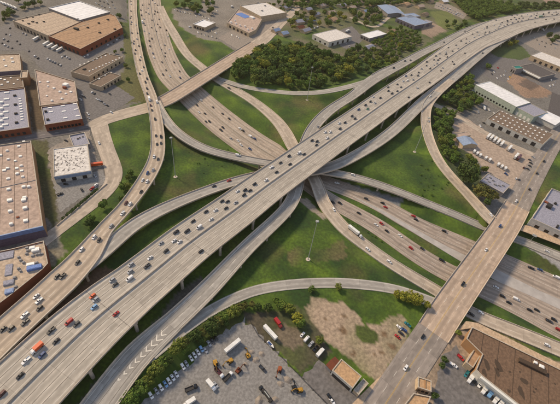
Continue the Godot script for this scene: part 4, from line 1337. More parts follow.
func make_vehicle_meshes() -> void:
	vm.wheel = wheel_mesh(0.34, 0.24)
	vm.big_wheel = wheel_mesh(0.5, 0.32)
	var st := st_new()
	loft(st, [[-2.35, 0.66, 0.34, 0.58, 0.08], [-2.2, 0.84, 0.26, 0.70, 0.1], [-1.2, 0.91, 0.22, 0.84, 0.1], [0.6, 0.92, 0.22, 0.90, 0.08], [1.6, 0.91, 0.22, 0.93, 0.1], [2.25, 0.84, 0.28, 0.86, 0.1], [2.36, 0.7, 0.36, 0.7, 0.08]])
	vm.sedan_windows = cabin(st, [0.84, -1.05, 1.75, 0.84, 0.64, -0.2, 1.05, 1.40])
	vm.sedan_body = fin(st)
	st = st_new()
	loft(st, [[-0.28, 0.62, 1.37, 1.42, 0.02], [0.0, 0.68, 1.38, 1.46, 0.05], [0.8, 0.68, 1.38, 1.46, 0.05], [1.12, 0.62, 1.36, 1.41, 0.02]])
	vm.sedan_roof = fin(st)
	st = st_new()
	loft(st, [[-2.3, 0.74, 0.4, 0.76, 0.1], [-2.15, 0.92, 0.32, 0.92, 0.1], [-1.2, 0.97, 0.3, 1.04, 0.1], [1.9, 0.97, 0.3, 1.1, 0.08], [2.3, 0.9, 0.4, 1.05, 0.1]])
	vm.suv_windows = cabin(st, [0.9, -1.15, 2.2, 1.02, 0.74, -0.45, 1.98, 1.70])
	vm.suv_body = fin(st)
	st = st_new()
	loft(st, [[-0.52, 0.7, 1.66, 1.71, 0.02], [-0.2, 0.78, 1.66, 1.77, 0.06], [1.7, 0.78, 1.66, 1.77, 0.06], [2.05, 0.72, 1.64, 1.71, 0.02]])
	vm.suv_roof = fin(st)
	st = st_new()
	loft(st, [[-2.75, 0.8, 0.45, 0.85, 0.1], [-2.6, 0.96, 0.36, 0.98, 0.1], [-1.5, 1.0, 0.34, 1.08, 0.1], [0.55, 1.0, 0.34, 1.12, 0.06]])
	# bed with open top
	box(st, Vector3(0, 0.62, 1.65), Vector3(1.9, 0.28, 2.2))
	for s in [-1, 1]:
		box(st, Vector3(s * 0.95, 0.92, 1.65), Vector3(0.1, 0.5, 2.2))
	box(st, Vector3(0, 0.92, 2.72), Vector3(1.98, 0.5, 0.08))
	vm.pickup_windows = cabin(st, [0.9, -1.35, 0.55, 1.06, 0.74, -0.7, 0.42, 1.72])
	vm.pickup_body = fin(st)
	st = st_new()
	loft(st, [[-0.75, 0.7, 1.68, 1.73, 0.02], [-0.5, 0.78, 1.68, 1.79, 0.06], [0.3, 0.78, 1.68, 1.79, 0.06], [0.46, 0.74, 1.66, 1.72, 0.02]])
	vm.pickup_roof = fin(st)
	st = st_new()
	loft(st, [[-2.8, 0.8, 0.45, 0.95, 0.1], [-2.6, 0.96, 0.36, 1.15, 0.12], [-1.8, 1.0, 0.34, 1.25, 0.1], [-1.1, 1.0, 0.34, 2.1, 0.15], [2.6, 1.0, 0.34, 2.2, 0.15], [2.75, 0.95, 0.4, 2.05, 0.15]])
	vm.van_body = fin(st)
	st = st_new()
	frustum(st, 0.9, -1.95, -1.05, 1.24, 0.8, -1.22, -0.9, 2.04)
	vm.van_windows = fin(st)
	# trucks
	st = st_new()
	loft(st, [[-1.2, 0.95, 0.6, 1.5, 0.1], [-1.1, 1.1, 0.5, 1.7, 0.1], [-0.4, 1.15, 0.5, 2.5, 0.15], [0.9, 1.15, 0.5, 2.6, 0.15]])
	vm.cab = fin(st)
	st = st_new()
	frustum(st, 1.0, -1.12, -0.3, 1.66, 0.95, -0.52, -0.25, 2.36)
	vm.cab_windows = fin(st)
	vm.lamp = box_mesh(Vector3(0.32, 0.16, 0.08))
	vm.mast_truck = box_mesh(Vector3(0.9, 0.35, 1.0))

func corrugated_box(w: float, h: float, l: float) -> ArrayMesh:
	var st := st_new()
	box(st, Vector3(0, h * 0.5, 0), Vector3(w, h, l))
	var n := int(l / 1.2)
	for k in n:
		var z := -l * 0.5 + (k + 0.5) * l / n
		box(st, Vector3(0, h * 0.5, z), Vector3(w + 0.06, h * 0.96, 0.12))
	box(st, Vector3(0, h - 0.05, 0), Vector3(w + 0.1, 0.16, l + 0.08))
	return fin(st)

const COLNAME := {"k": "black", "w": "white", "s": "silver", "d": "dark grey", "b": "dark blue", "c": "pale blue", "r": "red", "n": "maroon", "t": "teal", "o": "orange", "y": "yellow", "g": "green", "e": "beige"}

func wheels(root: Node3D, spots: Array, big := false) -> void:
	for s in spots:
		var r := 0.5 if big else 0.34
		part("wheel", vm.big_wheel if big else vm.wheel, M.tyre, root, Vector3(s[0], r, s[1]))

func proto(kind: String, col: String) -> Node3D:
	var key := kind + "_" + col
	if protos.has(key):
		return protos[key]
	var r := Node3D.new()
	r.name = {"sedan": "sedan", "suv": "sport_utility_car", "pickup": "pickup_truck", "van": "van", "box": "box_truck", "semi": "semi_truck", "trailer": "trailer", "flat": "flatbed_truck", "tank": "tanker_truck", "dump": "dump_truck"}[kind]
	var P: Material = M["paint_" + col]
	match kind:
		"sedan", "suv", "pickup":
			part("body", vm[kind + "_body"], P, r)
			part("windows", vm[kind + "_windows"], M.car_glass, r)
			part("roof", vm[kind + "_roof"], P, r)
			var zf: float = {"sedan": -1.42, "suv": -1.42, "pickup": -1.75}[kind]
			var zr: float = {"sedan": 1.4, "suv": 1.42, "pickup": 1.7}[kind]
			wheels(r, [[-0.82, zf], [0.82, zf], [-0.82, zr], [0.82, zr]])
			var hf: float = {"sedan": -2.33, "suv": -2.28, "pickup": -2.74}[kind]
			var hr: float = {"sedan": 2.36, "suv": 2.3, "pickup": 2.78}[kind]
			for s in [-1, 1]:
				part("headlight", vm.lamp, M.lamp_white, r, Vector3(s * 0.6, 0.64, hf))
				part("tail_light", vm.lamp, M.lamp_red, r, Vector3(s * 0.64, 0.78, hr))
		"van":
			part("body", vm.van_body, P, r)
			part("windows", vm.van_windows, M.car_glass, r)
			wheels(r, [[-0.86, -1.8], [0.86, -1.8], [-0.86, 1.7], [0.86, 1.7]])
			for s in [-1, 1]:
				part("headlight", vm.lamp, M.lamp_white, r, Vector3(s * 0.65, 0.74, -2.79))
				part("tail_light", vm.lamp, M.lamp_red, r, Vector3(s * 0.8, 1.1, 2.77))
		"box":
			part("cab", vm.cab, M.paint_w if col == "o" else P, r, Vector3(0, 0, -2.9))
			part("windshield", vm.cab_windows, M.car_glass, r, Vector3(0, 0, -2.9))
			part("cargo_box", corrugated_box(2.4, 2.5, 5.6), M.truck_box if col == "w" else P, r, Vector3(0, 0.9, 1.0))
			part("chassis", box_mesh(Vector3(1.2, 0.35, 7.4), Vector3(0, 0.68, 0.0)), M.steel_dark, r)
			wheels(r, [[-1.0, -2.9], [1.0, -2.9], [-1.0, 2.2], [1.0, 2.2]], true)
		"flat", "dump":
			part("cab", vm.cab, P if kind == "flat" else M.paint_w, r, Vector3(0, 0, -2.9))
			part("windshield", vm.cab_windows, M.car_glass, r, Vector3(0, 0, -2.9))
			var st := st_new()
			box(st, Vector3(0, 1.05, 1.0), Vector3(2.3, 0.2, 5.4))
			var hh := 0.5 if kind == "flat" else 1.3
			for s in [-1, 1]:
				box(st, Vector3(s * 1.16, 1.15 + hh * 0.5, 1.0), Vector3(0.1, hh, 5.5))
			box(st, Vector3(0, 1.15 + hh * 0.5, -1.72), Vector3(2.2, hh * 1.2, 0.1))
			box(st, Vector3(0, 1.15 + hh * 0.5, 3.72), Vector3(2.2, hh, 0.1))
			part("bed", fin(st), M.steel_dark if kind == "flat" else P, r)
			part("chassis", box_mesh(Vector3(1.2, 0.35, 7.4), Vector3(0, 0.68, 0.0)), M.steel_dark, r)
			wheels(r, [[-1.0, -2.9], [1.0, -2.9], [-1.0, 1.8], [1.0, 1.8], [-1.0, 2.9], [1.0, 2.9]], true)
		"semi":
			part("cab", vm.cab, M.paint_w if col == "w" else P, r, Vector3(0, 0.2, -7.2))
			part("windshield", vm.cab_windows, M.car_glass, r, Vector3(0, 0.2, -7.2))
			part("cargo_box", corrugated_box(2.5, 2.8, 12.2), M.truck_box if col == "w" else P, r, Vector3(0, 1.15, 1.4))
			part("chassis", box_mesh(Vector3(1.1, 0.4, 14.5), Vector3(0, 0.9, 0.2)), M.steel_dark, r)
			wheels(r, [[-1.0, -7.2], [1.0, -7.2], [-1.0, -4.0], [1.0, -4.0], [-1.0, 5.0], [1.0, 5.0], [-1.0, 6.2], [1.0, 6.2]], true)
		"trailer":
			part("cargo_box", corrugated_box(2.5, 2.8, 12.6), M.truck_box if col == "w" else P, r, Vector3(0, 1.15, 0))
			part("chassis", box_mesh(Vector3(1.1, 0.3, 12.0), Vector3(0, 0.98, 0)), M.steel_dark, r)
			part("landing_leg", box_mesh(Vector3(1.6, 1.0, 0.16), Vector3(0, 0.5, -4.4)), M.steel_dark, r)
			wheels(r, [[-1.0, 4.2], [1.0, 4.2], [-1.0, 5.4], [1.0, 5.4]], true)
		"tank":
			part("cab", vm.cab, P, r, Vector3(0, 0.1, -5.2))
			part("windshield", vm.cab_windows, M.car_glass, r, Vector3(0, 0.1, -5.2))
			var st := st_new()
			tube(st, Vector3(0, 2.1, -3.6), Vector3(0, 2.1, 5.4), 1.1, 1.1, 12)
			part("tank", fin(st), M.steel_dark, r)
			part("walkway", box_mesh(Vector3(0.5, 0.1, 5.0), Vector3(0, 3.26, 0.6)), M.steel, r)
			part("chassis", box_mesh(Vector3(1.1, 0.35, 11.0), Vector3(0, 0.78, 0)), M.steel_dark, r)
			wheels(r, [[-1.0, -5.2], [1.0, -5.2], [-1.0, -2.6], [1.0, -2.6], [-1.0, 4.0], [1.0, 4.0]], true)
	protos[key] = r
	return r

const KINDNAME := {"sedan": "sedan", "suv": "sport utility car", "pickup": "pickup truck", "van": "van", "box": "box truck", "semi": "truck with long trailer", "trailer": "cargo trailer", "flat": "flatbed truck", "tank": "tanker truck", "dump": "dump truck"}
const CATNAME := {"sedan": "car", "suv": "car", "pickup": "pickup truck", "van": "van", "box": "truck", "semi": "truck", "trailer": "trailer", "flat": "truck", "tank": "truck", "dump": "truck"}

func put(kind: String, col: String, pos: Vector3, turn: float, where: String, group: String, label := "") -> Node3D:
	var c: Node3D = proto(kind, col).duplicate()
	c.name = numbered(String(proto(kind, col).name))
	add_child(c)
	c.position = pos
	c.rotation.y = turn
	placed.append(pos)
	tag(c, label if label != "" else "%s %s %s" % [COLNAME[col], KINDNAME[kind], where], CATNAME[kind], group)
	return c

func nearest(path: Dictionary, p: Vector3) -> int:
	var best := 1e18
	var bi := 0
	for i in path.p.size():
		var q: Vector3 = path.p[i]
		var d := (q.x - p.x) * (q.x - p.x) + (q.z - p.z) * (q.z - p.z)
		if d < best:
			best = d
			bi = i
	return bi

func path_height(path: Dictionary, p: Vector3) -> float:
	var i := nearest(path, p)
	var t: Vector3 = path.n[i].cross(Vector3.UP)
	var j: int = clampi(i + 1, 0, path.p.size() - 1)
	var k: int = clampi(i - 1, 0, path.p.size() - 1)
	var best: float = path.p[i].y
	for m in [j, k]:
		if m == i:
			continue
		var a: Vector3 = path.p[i]
		var b: Vector3 = path.p[m]
		var ab := Vector2(b.x - a.x, b.z - a.z)
		var tt := Vector2(p.x - a.x, p.z - a.z).dot(ab) / ab.length_squared()
		if tt >= 0.0 and tt <= 1.0:
			best = lerpf(a.y, b.y, tt)
	return best

# cars along a road: list of [px, py, colour, (kind)]; dir +1 runs with the path, -1 against it, 0: keep to the right of the centre line
func traffic(key: String, dir: int, list: Array, where: String, group: String) -> void:
	var path: Dictionary = paths[key]
	for q in list:
		var h: float = path.p[0].y
		var pos := Vector3.ZERO
		for k in 4:
			pos = at(q[0], q[1], h + 0.6)
			h = path_height(path, pos)
		var i := nearest(path, pos)
		var n: Vector3 = path.n[i]
		var off: float = (pos - path.p[i]).dot(n)
		var lim: float = path.w[i] * 0.5 - 1.6
		if absf(off) > lim:
			pos -= n * (off - clampf(off, -lim, lim))
		if key == "main_hwy" and absf(off) < 1.9:
			pos += n * ((1.9 if off > 0 else -1.9) - off)
		var t := Vector3(n.z, 0, -n.x)     # along the path
		var s := dir
		if dir == 0:
			s = 1 if off > 0 else -1
		t *= s
		var turn := atan2(-t.x, -t.z) + rng.randf_range(-0.02, 0.02)
		var kind: String = q[3] if q.size() > 3 else ["sedan", "sedan", "suv", "suv", "sedan", "pickup", "suv"][rng.randi() % 7]
		h = path_height(path, pos)
		put(kind, q[2], Vector3(pos.x, h + 0.02, pos.z), turn, where, group)

# more of the same traffic where the photograph shows it too small to pick out one by one
func fill(key: String, dir: int, d_a: Array, d_b: Array, lanes: Array, gap: float, where: String, group: String) -> void:
	var path: Dictionary = paths[key]
	var i0 := nearest(path, at(d_a[0], d_a[1], d_a[2]))
	var i1 := nearest(path, at(d_b[0], d_b[1], d_b[2]))
	if i0 > i1:
		var t := i0
		i0 = i1
		i1 = t
	for o in lanes:
		var d: float = path.d[i0] + rng.randf() * gap
		for i in range(i0, i1):
			if path.d[i] < d:
				continue
			var pos: Vector3 = path.p[i] + path.n[i] * (o * (1.0 if absf(o) > 1.0 else path.w[i] * 0.5) + rng.randf_range(-0.3, 0.3))
			d = path.d[i] + gap * rng.randf_range(0.5, 1.6)
			var ok := true
			for c in placed:
				if Vector2(c.x - pos.x, c.z - pos.z).length_squared() < 64.0:
					ok = false
					break
			if not ok:
				continue
			var n: Vector3 = path.n[i]
			var t := Vector3(n.z, 0, -n.x) * dir
			put(["sedan", "suv", "sedan", "suv", "pickup"][rng.randi() % 5], ["k", "k", "w", "s", "d", "k", "w", "b", "n"][rng.randi() % 9], pos + Vector3(0, 0.02, 0), atan2(-t.x, -t.z), where, group)

# parked: [px, py, colour, kind, heading px dx, dy] heading given in photo pixels
func parked(list: Array, where: String, group: String, y := 0.1) -> void:
	for q in list:
		var pos := at(q[0], q[1], y + 0.5)
		var p2 := at(q[0] + q[4], q[1] + q[5], y + 0.5)
		var d := p2 - pos
		put(q[3], q[2], Vector3(pos.x, y, pos.z), atan2(-d.x, -d.z), where, group, q[6] if q.size() > 6 else "")

func build_vehicles() -> void:
	make_vehicle_meshes()
	traffic("main_hwy", -1, [[1.5, 394, "n"], [20, 375.5, "k", "sedan"], [26, 360.5, "w", "pickup"], [42, 355, "b", "suv"], [56, 341, "k", "sedan"], [51, 330.5, "k", "pickup"], [69, 322, "r", "van"], [76.5, 324, "d", "suv"], [94, 307, "c", "suv"],
		[92.5, 296, "o", "suv"], [95.5, 299.5, "s", "suv"], [112, 280, "s", "suv"], [115, 284.5, "d", "sedan"], [131, 264.5, "s", "suv"], [130, 271.5, "s"], [129.5, 278.5, "w", "van"],
		[147, 266, "d"], [150, 257.5, "w"], [166, 251, "k"], [161, 243, "s"], [174, 240.5, "w"], [179.5, 241.5, "w"], [176, 232, "k"], [187, 231, "k"], [199, 227, "w", "van"], [193, 221, "k"], [211, 219, "w"], [206, 211.5, "k"], [215.5, 210, "w"], [226, 208, "k"],
		[222, 201, "k"], [227.5, 201.5, "k"], [235.7, 202.4, "s"], [237.4, 191, "w"], [245, 190, "k"], [244, 195, "k"], [250, 190.5, "k"], [254.5, 184, "k"], [266, 180, "w"], [271.5, 167, "w"], [276.5, 172, "k"], [280.5, 162.6, "d"],
		[290, 164, "k"], [289, 156, "k"], [299, 153, "w", "van"], [304, 154, "k"], [312, 140.5, "k"], [317, 141.5, "k"], [316.4, 144.8, "k"], [325, 132, "w"], [330, 132, "w"], [327, 138, "w"], [340, 128.7, "k"], [339, 123, "w"], [345, 122.5, "k"],
		[352, 116, "k"], [355, 118.6, "k"], [358.6, 109.4, "b"], [367.7, 109, "g"], [365.5, 105, "k"], [370.4, 101.5, "k"], [374.7, 102.7, "w"], [380.3, 97.8, "k"], [388.3, 90.8, "k"], [392, 93.3, "k", "pickup"], [397.4, 84.2, "k"], [401, 87, "d"], [403, 81, "w"], [407.3, 80.4, "w"], [411.3, 74.8, "k"], [418.7, 72.3, "k"], [418, 75.5, "d"], [413, 79.5, "s"],
		[426.5, 65.5, "k"], [433.5, 64.9, "w"], [434, 59.6, "k"], [438, 60, "d"], [446, 54, "k"], [452.5, 51, "k"], [456, 45, "k"], [461, 41, "k"], [469, 41, "w"], [474, 37, "w"], [447.5, 57, "k"], [458, 48.5, "s"], [466, 43, "d"], [484, 28.5, "w"], [487, 26.5, "k"], [494, 25, "w"], [496, 20, "k"], [502, 22.5, "k"],
		[512, 15.5, "k"], [514.5, 17.5, "k"], [517, 15, "d"], [519, 18.5, "k"], [521.5, 16, "k"], [516, 19.5, "b"], [523, 18, "d"], [527, 14.5, "w"], [531, 16, "b"], [537, 13, "k"], [549, 12, "k"], [556, 12, "k"], [552, 14.5, "d"], [534, 14, "s"]],
		"in dense traffic on the elevated highway", "dense traffic on the elevated highway")
	traffic("main_hwy", -1, [[37.5, 348.5, "o", "box"]], "in dense traffic on the elevated highway", "dense traffic on the elevated highway")
	traffic("main_hwy", 1, [[116, 313.5, "r", "sedan"], [201, 251, "k", "sedan"], [408.8, 97, "k"], [417.2, 87.6, "w"], [429.6, 82.2, "k"], [441, 70.5, "k"], [442.5, 67.5, "w"], [452.5, 61.5, "k"], [454, 64, "d"], [465, 53, "k"], [535, 22, "k"], [546, 19.5, "k"], [554, 19, "d"]],
		"on the nearly empty side of the elevated highway", "sparse traffic on the elevated highway")
	traffic("main_hwy", 1, [[541, 17, "g", "semi"]], "on the nearly empty side of the elevated highway", "sparse traffic on the elevated highway")
	traffic("west_hwy", -1, [[3, 329, "k"], [11, 328.5, "k"], [24.5, 315, "w", "pickup"], [25, 322, "d"], [39.5, 308, "k"], [36, 296, "w"], [39, 300.5, "w", "pickup"], [57, 276.5, "d"], [62.5, 276, "k"], [77.5, 262.5, "k"], [81.5, 249.5, "w"], [94, 237, "w", "suv"], [99, 240, "k"], [111, 226, "s", "suv"], [122.5, 213, "w"], [126, 203, "n", "suv"], [130, 204, "w"],
		[141, 191.5, "k"], [142.5, 180, "w"], [147, 181.5, "w"], [147.5, 173, "b"], [153, 170, "s"], [158, 159, "d"], [154, 156.5, "w"], [157, 144, "k"], [161, 143, "d"], [156, 135.5, "k"], [161, 136.5, "k"], [155, 119, "k"], [152, 110, "k"], [158, 102, "w", "van"], [149.4, 99.6, "w", "box"], [147, 88.5, "k"], [147, 78.6, "d"], [143.7, 67, "k"], [140, 60, "k"], [135.5, 50, "k"], [134, 41, "k"], [137.5, 33, "d"], [131, 24, "k"], [136, 24.5, "w"], [131, 11, "k"], [135, 53.5, "d"], [139, 46, "k"], [132, 33, "k"], [137, 39, "s"], [142, 70.5, "w"], [145.5, 82, "d"], [131, 4, "w"], [130.5, 18, "k"]],
		"in the queue on the curving west highway", "queue on the west highway")
	traffic("freeway", 0, [[142.5, 5, "k"], [144, 19, "s"], [149, 4, "k"], [157.5, 5, "k"], [157.5, 12, "k"], [159, 19, "d"], [157.5, 24, "k"], [150, 46, "k"], [144, 31, "s"], [156, 31, "k"], [161, 49, "k"], [155, 11, "d"], [154, 57.5, "w"], [162, 62, "k"], [163, 74.5, "k"], [165, 56, "d"], [171, 36, "w"], [174, 62, "k"], [179.5, 71, "k"], [180, 77.5, "b"], [166, 70, "k"], [140.5, 10, "k"], [141.5, 22.5, "w", "box"], [145, 25, "k"], [149, 33, "s"], [152, 20, "k"], [160, 27, "k"], [141, 15, "d"], [146, 12, "k"], [167, 30, "k"], [169, 49, "w"],
		[197, 105, "k"], [199, 112, "w"], [205, 113.5, "k"], [206, 121.5, "k"], [209.5, 121.5, "k"], [222.5, 113.5, "d"], [229, 118.5, "k"], [221, 130, "k"], [223, 127.5, "k"], [231, 138.5, "s"], [238, 140.5, "w"], [241, 145, "w"], [240, 128.5, "w"], [243, 130.5, "k"], [250, 136, "w", "van"], [254.5, 138.5, "b"], [250, 149, "b"], [201, 100, "w"], [213, 107, "k"]],
		"on the sunken freeway", "traffic on the sunken freeway")
	traffic("freeway_upper", -1, [[337, 183, "w", "pickup"], [366, 198.5, "d"], [382.5, 203, "k"], [385.5, 207, "r"], [413.5, 216, "r"], [416, 219.5, "k"], [444, 231, "k"], [531, 268, "k"], [540, 268, "b"], [556, 277, "w", "van"]], "on the upper carriageway of the sunken freeway", "traffic on the upper carriageway of the sunken freeway")
	traffic("freeway_lower", 1, [[359, 213, "k"], [376, 224.5, "w"], [381.5, 223.5, "r"], [387, 231, "k"], [400, 235.5, "w"], [411, 248, "r"], [423, 248, "d"], [442.5, 259, "k"], [496, 287, "w"], [502.5, 296, "k"], [509, 302.5, "k"], [516, 299, "w", "van"], [530, 310, "k"], [537, 310, "k"], [549, 321, "d"], [554, 319.5, "k"], [558.5, 329.5, "r"], [333, 202, "k"], [340, 203, "k"]], "on the lower carriageway of the sunken freeway", "traffic on the lower carriageway of the sunken freeway")
	traffic("fly_ramp", 1, [[353, 174, "w", "suv"], [547, 251, "w", "sedan"], [239.5, 151.5, "w", "van"]], "on the grey flyover ramp", "traffic on the flyover ramp")
	traffic("east_ramp", 1, [[334, 209.5, "w", "suv"], [367.5, 249, "w"], [389, 261.5, "w", "suv"], [471, 314, "k"], [480.6, 312.5, "w"], [547, 345, "w", "suv"], [225, 82, "k"], [229, 88, "k"], [205.5, 73.5, "d"]], "on the pale connector ramp", "traffic on the connector ramp")
	traffic("east_ramp", 1, [[354.5, 232, "w", "semi"]], "on the pale connector ramp", "traffic on the connector ramp")
	traffic("west_ramp", 1, [[214, 186, "k"], [229, 180.5, "r"], [482.5, 53, "k"], [430, 96, "w"]], "on the long ramp beneath the elevated highway", "traffic on the long ramp")
	traffic("south_ramp", 1, [[404.9, 60.8, "k"], [410.5, 60, "k"], [393.7, 67.8, "k"], [465, 31, "k"], [444, 42, "d"], [318, 126.5, "s"]], "on the service ramp beside the elevated highway", "traffic on the service ramp")
	traffic("main_street", 0, [[500, 226, "b", "suv"], [486, 249.5, "w", "sedan"], [463, 284, "k", "pickup"]], "on the wide street bridge", "traffic on the wide street bridge")
	traffic("main_street_south", 0, [[423, 336.5, "k", "sedan"], [405.6, 367.7, "w", "suv"]], "on the street below the wide bridge", "traffic on the street below the bridge")
	traffic("main_street_north", 0, [[537, 173, "k"], [529.6, 189, "k"], [544, 161, "d"], [516, 201, "w", "suv"]], "on the street beside the truck court", "traffic on the street beside the truck court")
	traffic("curve_ramp", 1, [[492.5, 214.5, "w", "suv"], [429, 121, "s"]], "on the curved ramp near the wide street bridge", "traffic on the curved ramp")
	traffic("turn_street", 1, [[99, 143, "w", "suv"]], "on the tan turning street", "traffic on the turning street")
	traffic("north_street_north", 1, [[273, 27.5, "k"]], "on the street beyond the tan bridge", "traffic beyond the tan bridge")

	fill("main_hwy", -1, [340, 125, 11], [590, 10, 11], [-3.0, -6.9, -10.8, -14.7], 21.0, "in dense traffic on the elevated highway", "dense traffic on the elevated highway")
	fill("west_hwy", -1, [140, 192, 7], [132, -8, -2.5], [-2.6, 2.6], 22.0, "in the queue on the curving west highway", "queue on the west highway")
	fill("freeway", -1, [150, -8, -3], [180, 84, -6], [-7.2, -11.0, -3.9], 46.0, "on the sunken freeway", "traffic on the sunken freeway")
	fill("freeway", 1, [150, -8, -3], [180, 84, -6], [7.2, 11.0, 3.9], 46.0, "on the sunken freeway", "traffic on the sunken freeway")
	# row of parked cars beside the tree belt
	var row := [[151, 395.5, "w"], [156.5, 391, "s"], [161, 387.5, "w"], [165.5, 384, "c"], [169, 381, "w"], [172.7, 377.5, "w"], [176.3, 374, "w"], [183, 366.5, "w"], [186.5, 363.5, "s"], [191, 358, "w"], [194.5, 355, "w"], [198, 352, "w"], [201.5, 349, "c"], [205.5, 350, "s"], [209, 343.5, "s"], [212.5, 340.8, "d"], [215.8, 338, "k"]]
	for q in row:
		parked([[q[0], q[1], q[2], "sedan" if rng.randf() < 0.6 else "suv", 3.2, 5.2]], "parked in the row beside the tree belt", "cars parked along the tree belt", 0.1)
	var yard := "standing in the gravel yard"
	parked([[232.5, 347, "w", "trailer", 8.5, -7]], yard, "", 0.1)
	parked([[211, 385.5, "w", "box", 5, 6]], yard, "trucks in the gravel yard", 0.1)
	parked([[191, 388.5, "k", "flat", 6, -2.5, "black flatbed truck standing alone in the gravel yard"], [189.5, 403, "w", "box", -6, 4, "white box truck at the lower edge of the gravel yard"], [219, 373, "n", "dump", 3, 3.5, "maroon dump truck in the gravel yard beside yellow excavators"], [227.8, 377, "w", "flat", 4, -4, "white cab flatbed truck beside the maroon dump truck"], [215.5, 384.5, "s", "sedan", 3, 4, "silver sedan beside the white box truck in the yard"], [266, 395, "k", "tank", -4.5, -6, "black tanker truck on the bare gravel"], [262.5, 368.5, "d", "pickup", 3, 3, "dark grey pickup truck on the gravel by the fence"], [330, 397.5, "k", "pickup", -2.5, -4, "black pickup truck in the alley before the sandy roofed workshop"], [332, 401, "w", "sedan", 3, 3.6, "white sedan behind the black pickup in the alley"]], yard, "", 0.12)
	parked([[270, 333.5, "w", "trailer", -5.5, -6, "white cargo trailer in the weedy yard beside a boat"], [278, 323.5, "r", "box", 3, 4, "red box truck at the edge of the weedy yard"]], yard, "", 0.02)
	var k := 0
	for q in [[302.5, 334.5, "w", "sedan"], [306.5, 339, "w", "van"], [311, 344, "s", "pickup"], [315.5, 348.5, "k", "pickup"], [320, 353, "w", "box"]]:
		parked([[q[0], q[1], q[2], q[3], 3.0, -3.4]], "parked in the row beside the rusty roofed shed", "vehicles parked by the rusty roofed shed", 0.02)
	parked([[407.5, 324.5, "t", "pickup", -3.5, -3, "teal pickup truck parked at the dirt field edge"], [404, 330, "b", "suv", -3.5, -3, "dark blue car parked between teal and red vehicles on dirt"], [399, 327, "w", "sedan", -3, -3, "white sedan parked on the dirt field edge"], [397.5, 336.5, "r", "sedan", -3.5, -3, "red sedan parked at the end of the dirt field row"], [401, 333, "d", "sedan", -3.5, -3, "dark grey sedan parked beside the red one on dirt"]], "", "", 0.05)
	# trucks at the loading wall
	for q in [[466.5, 374, "t", "pickup"], [470.5, 378.5, "w", "box"], [480, 384.5, "w", "pickup"], [484.5, 389.5, "w", "box"], [490.5, 393, "c", "box"], [496, 399, "w", "box"], [501, 402.5, "w", "box"], [506, 406, "w", "box"], [475.5, 381.5, "k", "suv"]]:
		parked([[q[0], q[1], q[2], q[3], -3.0, 4.6]], "parked in the row along the loading wall", "vehicles along the loading wall", 0.1)
	parked([[460.5, 357.5, "r", "pickup", 3.0, 3, "red pickup truck beside the small tan office"], [453.5, 365, "w", "pickup", 3, 2.0, "white pickup truck crossing the loading lot entrance"]], "", "", 0.1)
	# docked trailers at the brick warehouse
	for q in [[36.5, 39.5], [46.5, 44.5], [50.5, 46.5], [55, 48.5], [60, 50.5]]:
		parked([[q[0], q[1], "w", "trailer", -6, 3.4]], "docked beside the brick warehouse", "trailers docked at the brick warehouse", 0.1)
	for q in [[47.5, 58.5, "w"], [50, 60, "w"], [52.5, 61.5, "s"], [55, 62.5, "s"], [58.5, 64, "d"], [60.5, 65, "w"], [62, 57, "w"], [64.5, 55.5, "s"], [67, 57, "w"], [69.5, 58.5, "s"], [10, 35, "w"], [6, 34, "k"], [20, 44, "k"], [23, 33, "s"], [26, 34.5, "w"], [10, 28, "k"], [29, 51, "k"], [17, 41, "k"]]:
		parked([[q[0], q[1], q[2], "sedan" if rng.randf() < 0.6 else "suv", 2, -3.0]], "parked in the truck yard by the brick warehouse", "cars parked in the truck yard", 0.1)
	for q in [[97, 99, "w"], [99.5, 100.5, "s"], [102, 101.5, "k"], [104.5, 104, "s"], [107.5, 105.5, "k"], [82.5, 95.5, "s"], [80.5, 99.5, "w"], [84.5, 97, "d"], [88, 114, "w"], [88.5, 118, "s"], [111.5, 112.5, "w"], [110, 94, "k"]]:
		parked([[q[0], q[1], q[2], "sedan" if rng.randf() < 0.6 else "suv", 2.5, 1.6]], "parked in the tan lot behind the orange brick front", "cars parked behind the brick front", 0.1)
	parked([[82, 190, "k", "suv", 2, 3, "black car parked in the fenced grey lot"], [92, 188.5, "r", "pickup", 3, -3, "red pickup truck parked in the fenced grey lot"], [96, 185, "w", "suv", 2, -2, "white car parked behind the red pickup in the fenced lot"], [66, 184, "k", "sedan", 3, 0.5, "black sedan beneath the front eave of the white hall"], [60, 194, "k", "pickup", 3, -1, "black pickup truck in the fenced lot before the white hall"], [95, 176, "s", "sedan", 2, 2, "silver sedan beside the orange container"]], "", "", 0.1)
	parked([[96.5, 165.5, "o", "trailer", 5, -0.6, "orange container trailer beside the tan turning street"], [66, 158.5 - 18, "k", "sedan", 2, 1, "black sedan behind the white hall"]], "", "", 0.1)
	# truck court
	for q in [[488, 137], [491, 138.5], [494.5, 140.5], [498, 142.5], [501.5, 144.5]]:
		parked([[q[0], q[1], "w", "trailer", 4, -4.6]], "parked in the row of five in the tan truck court", "row of five trailers in the truck court", 0.1)
	for q in [[474, 152], [477, 154], [480, 155.8], [485.5, 158.5], [489.5, 160.5], [498, 165], [501.5, 167], [505, 169]]:
		parked([[q[0], q[1], "w", "box", 3, -4]], "parked along the hedge side of the truck court", "box trucks along the hedge of the truck court", 0.1)
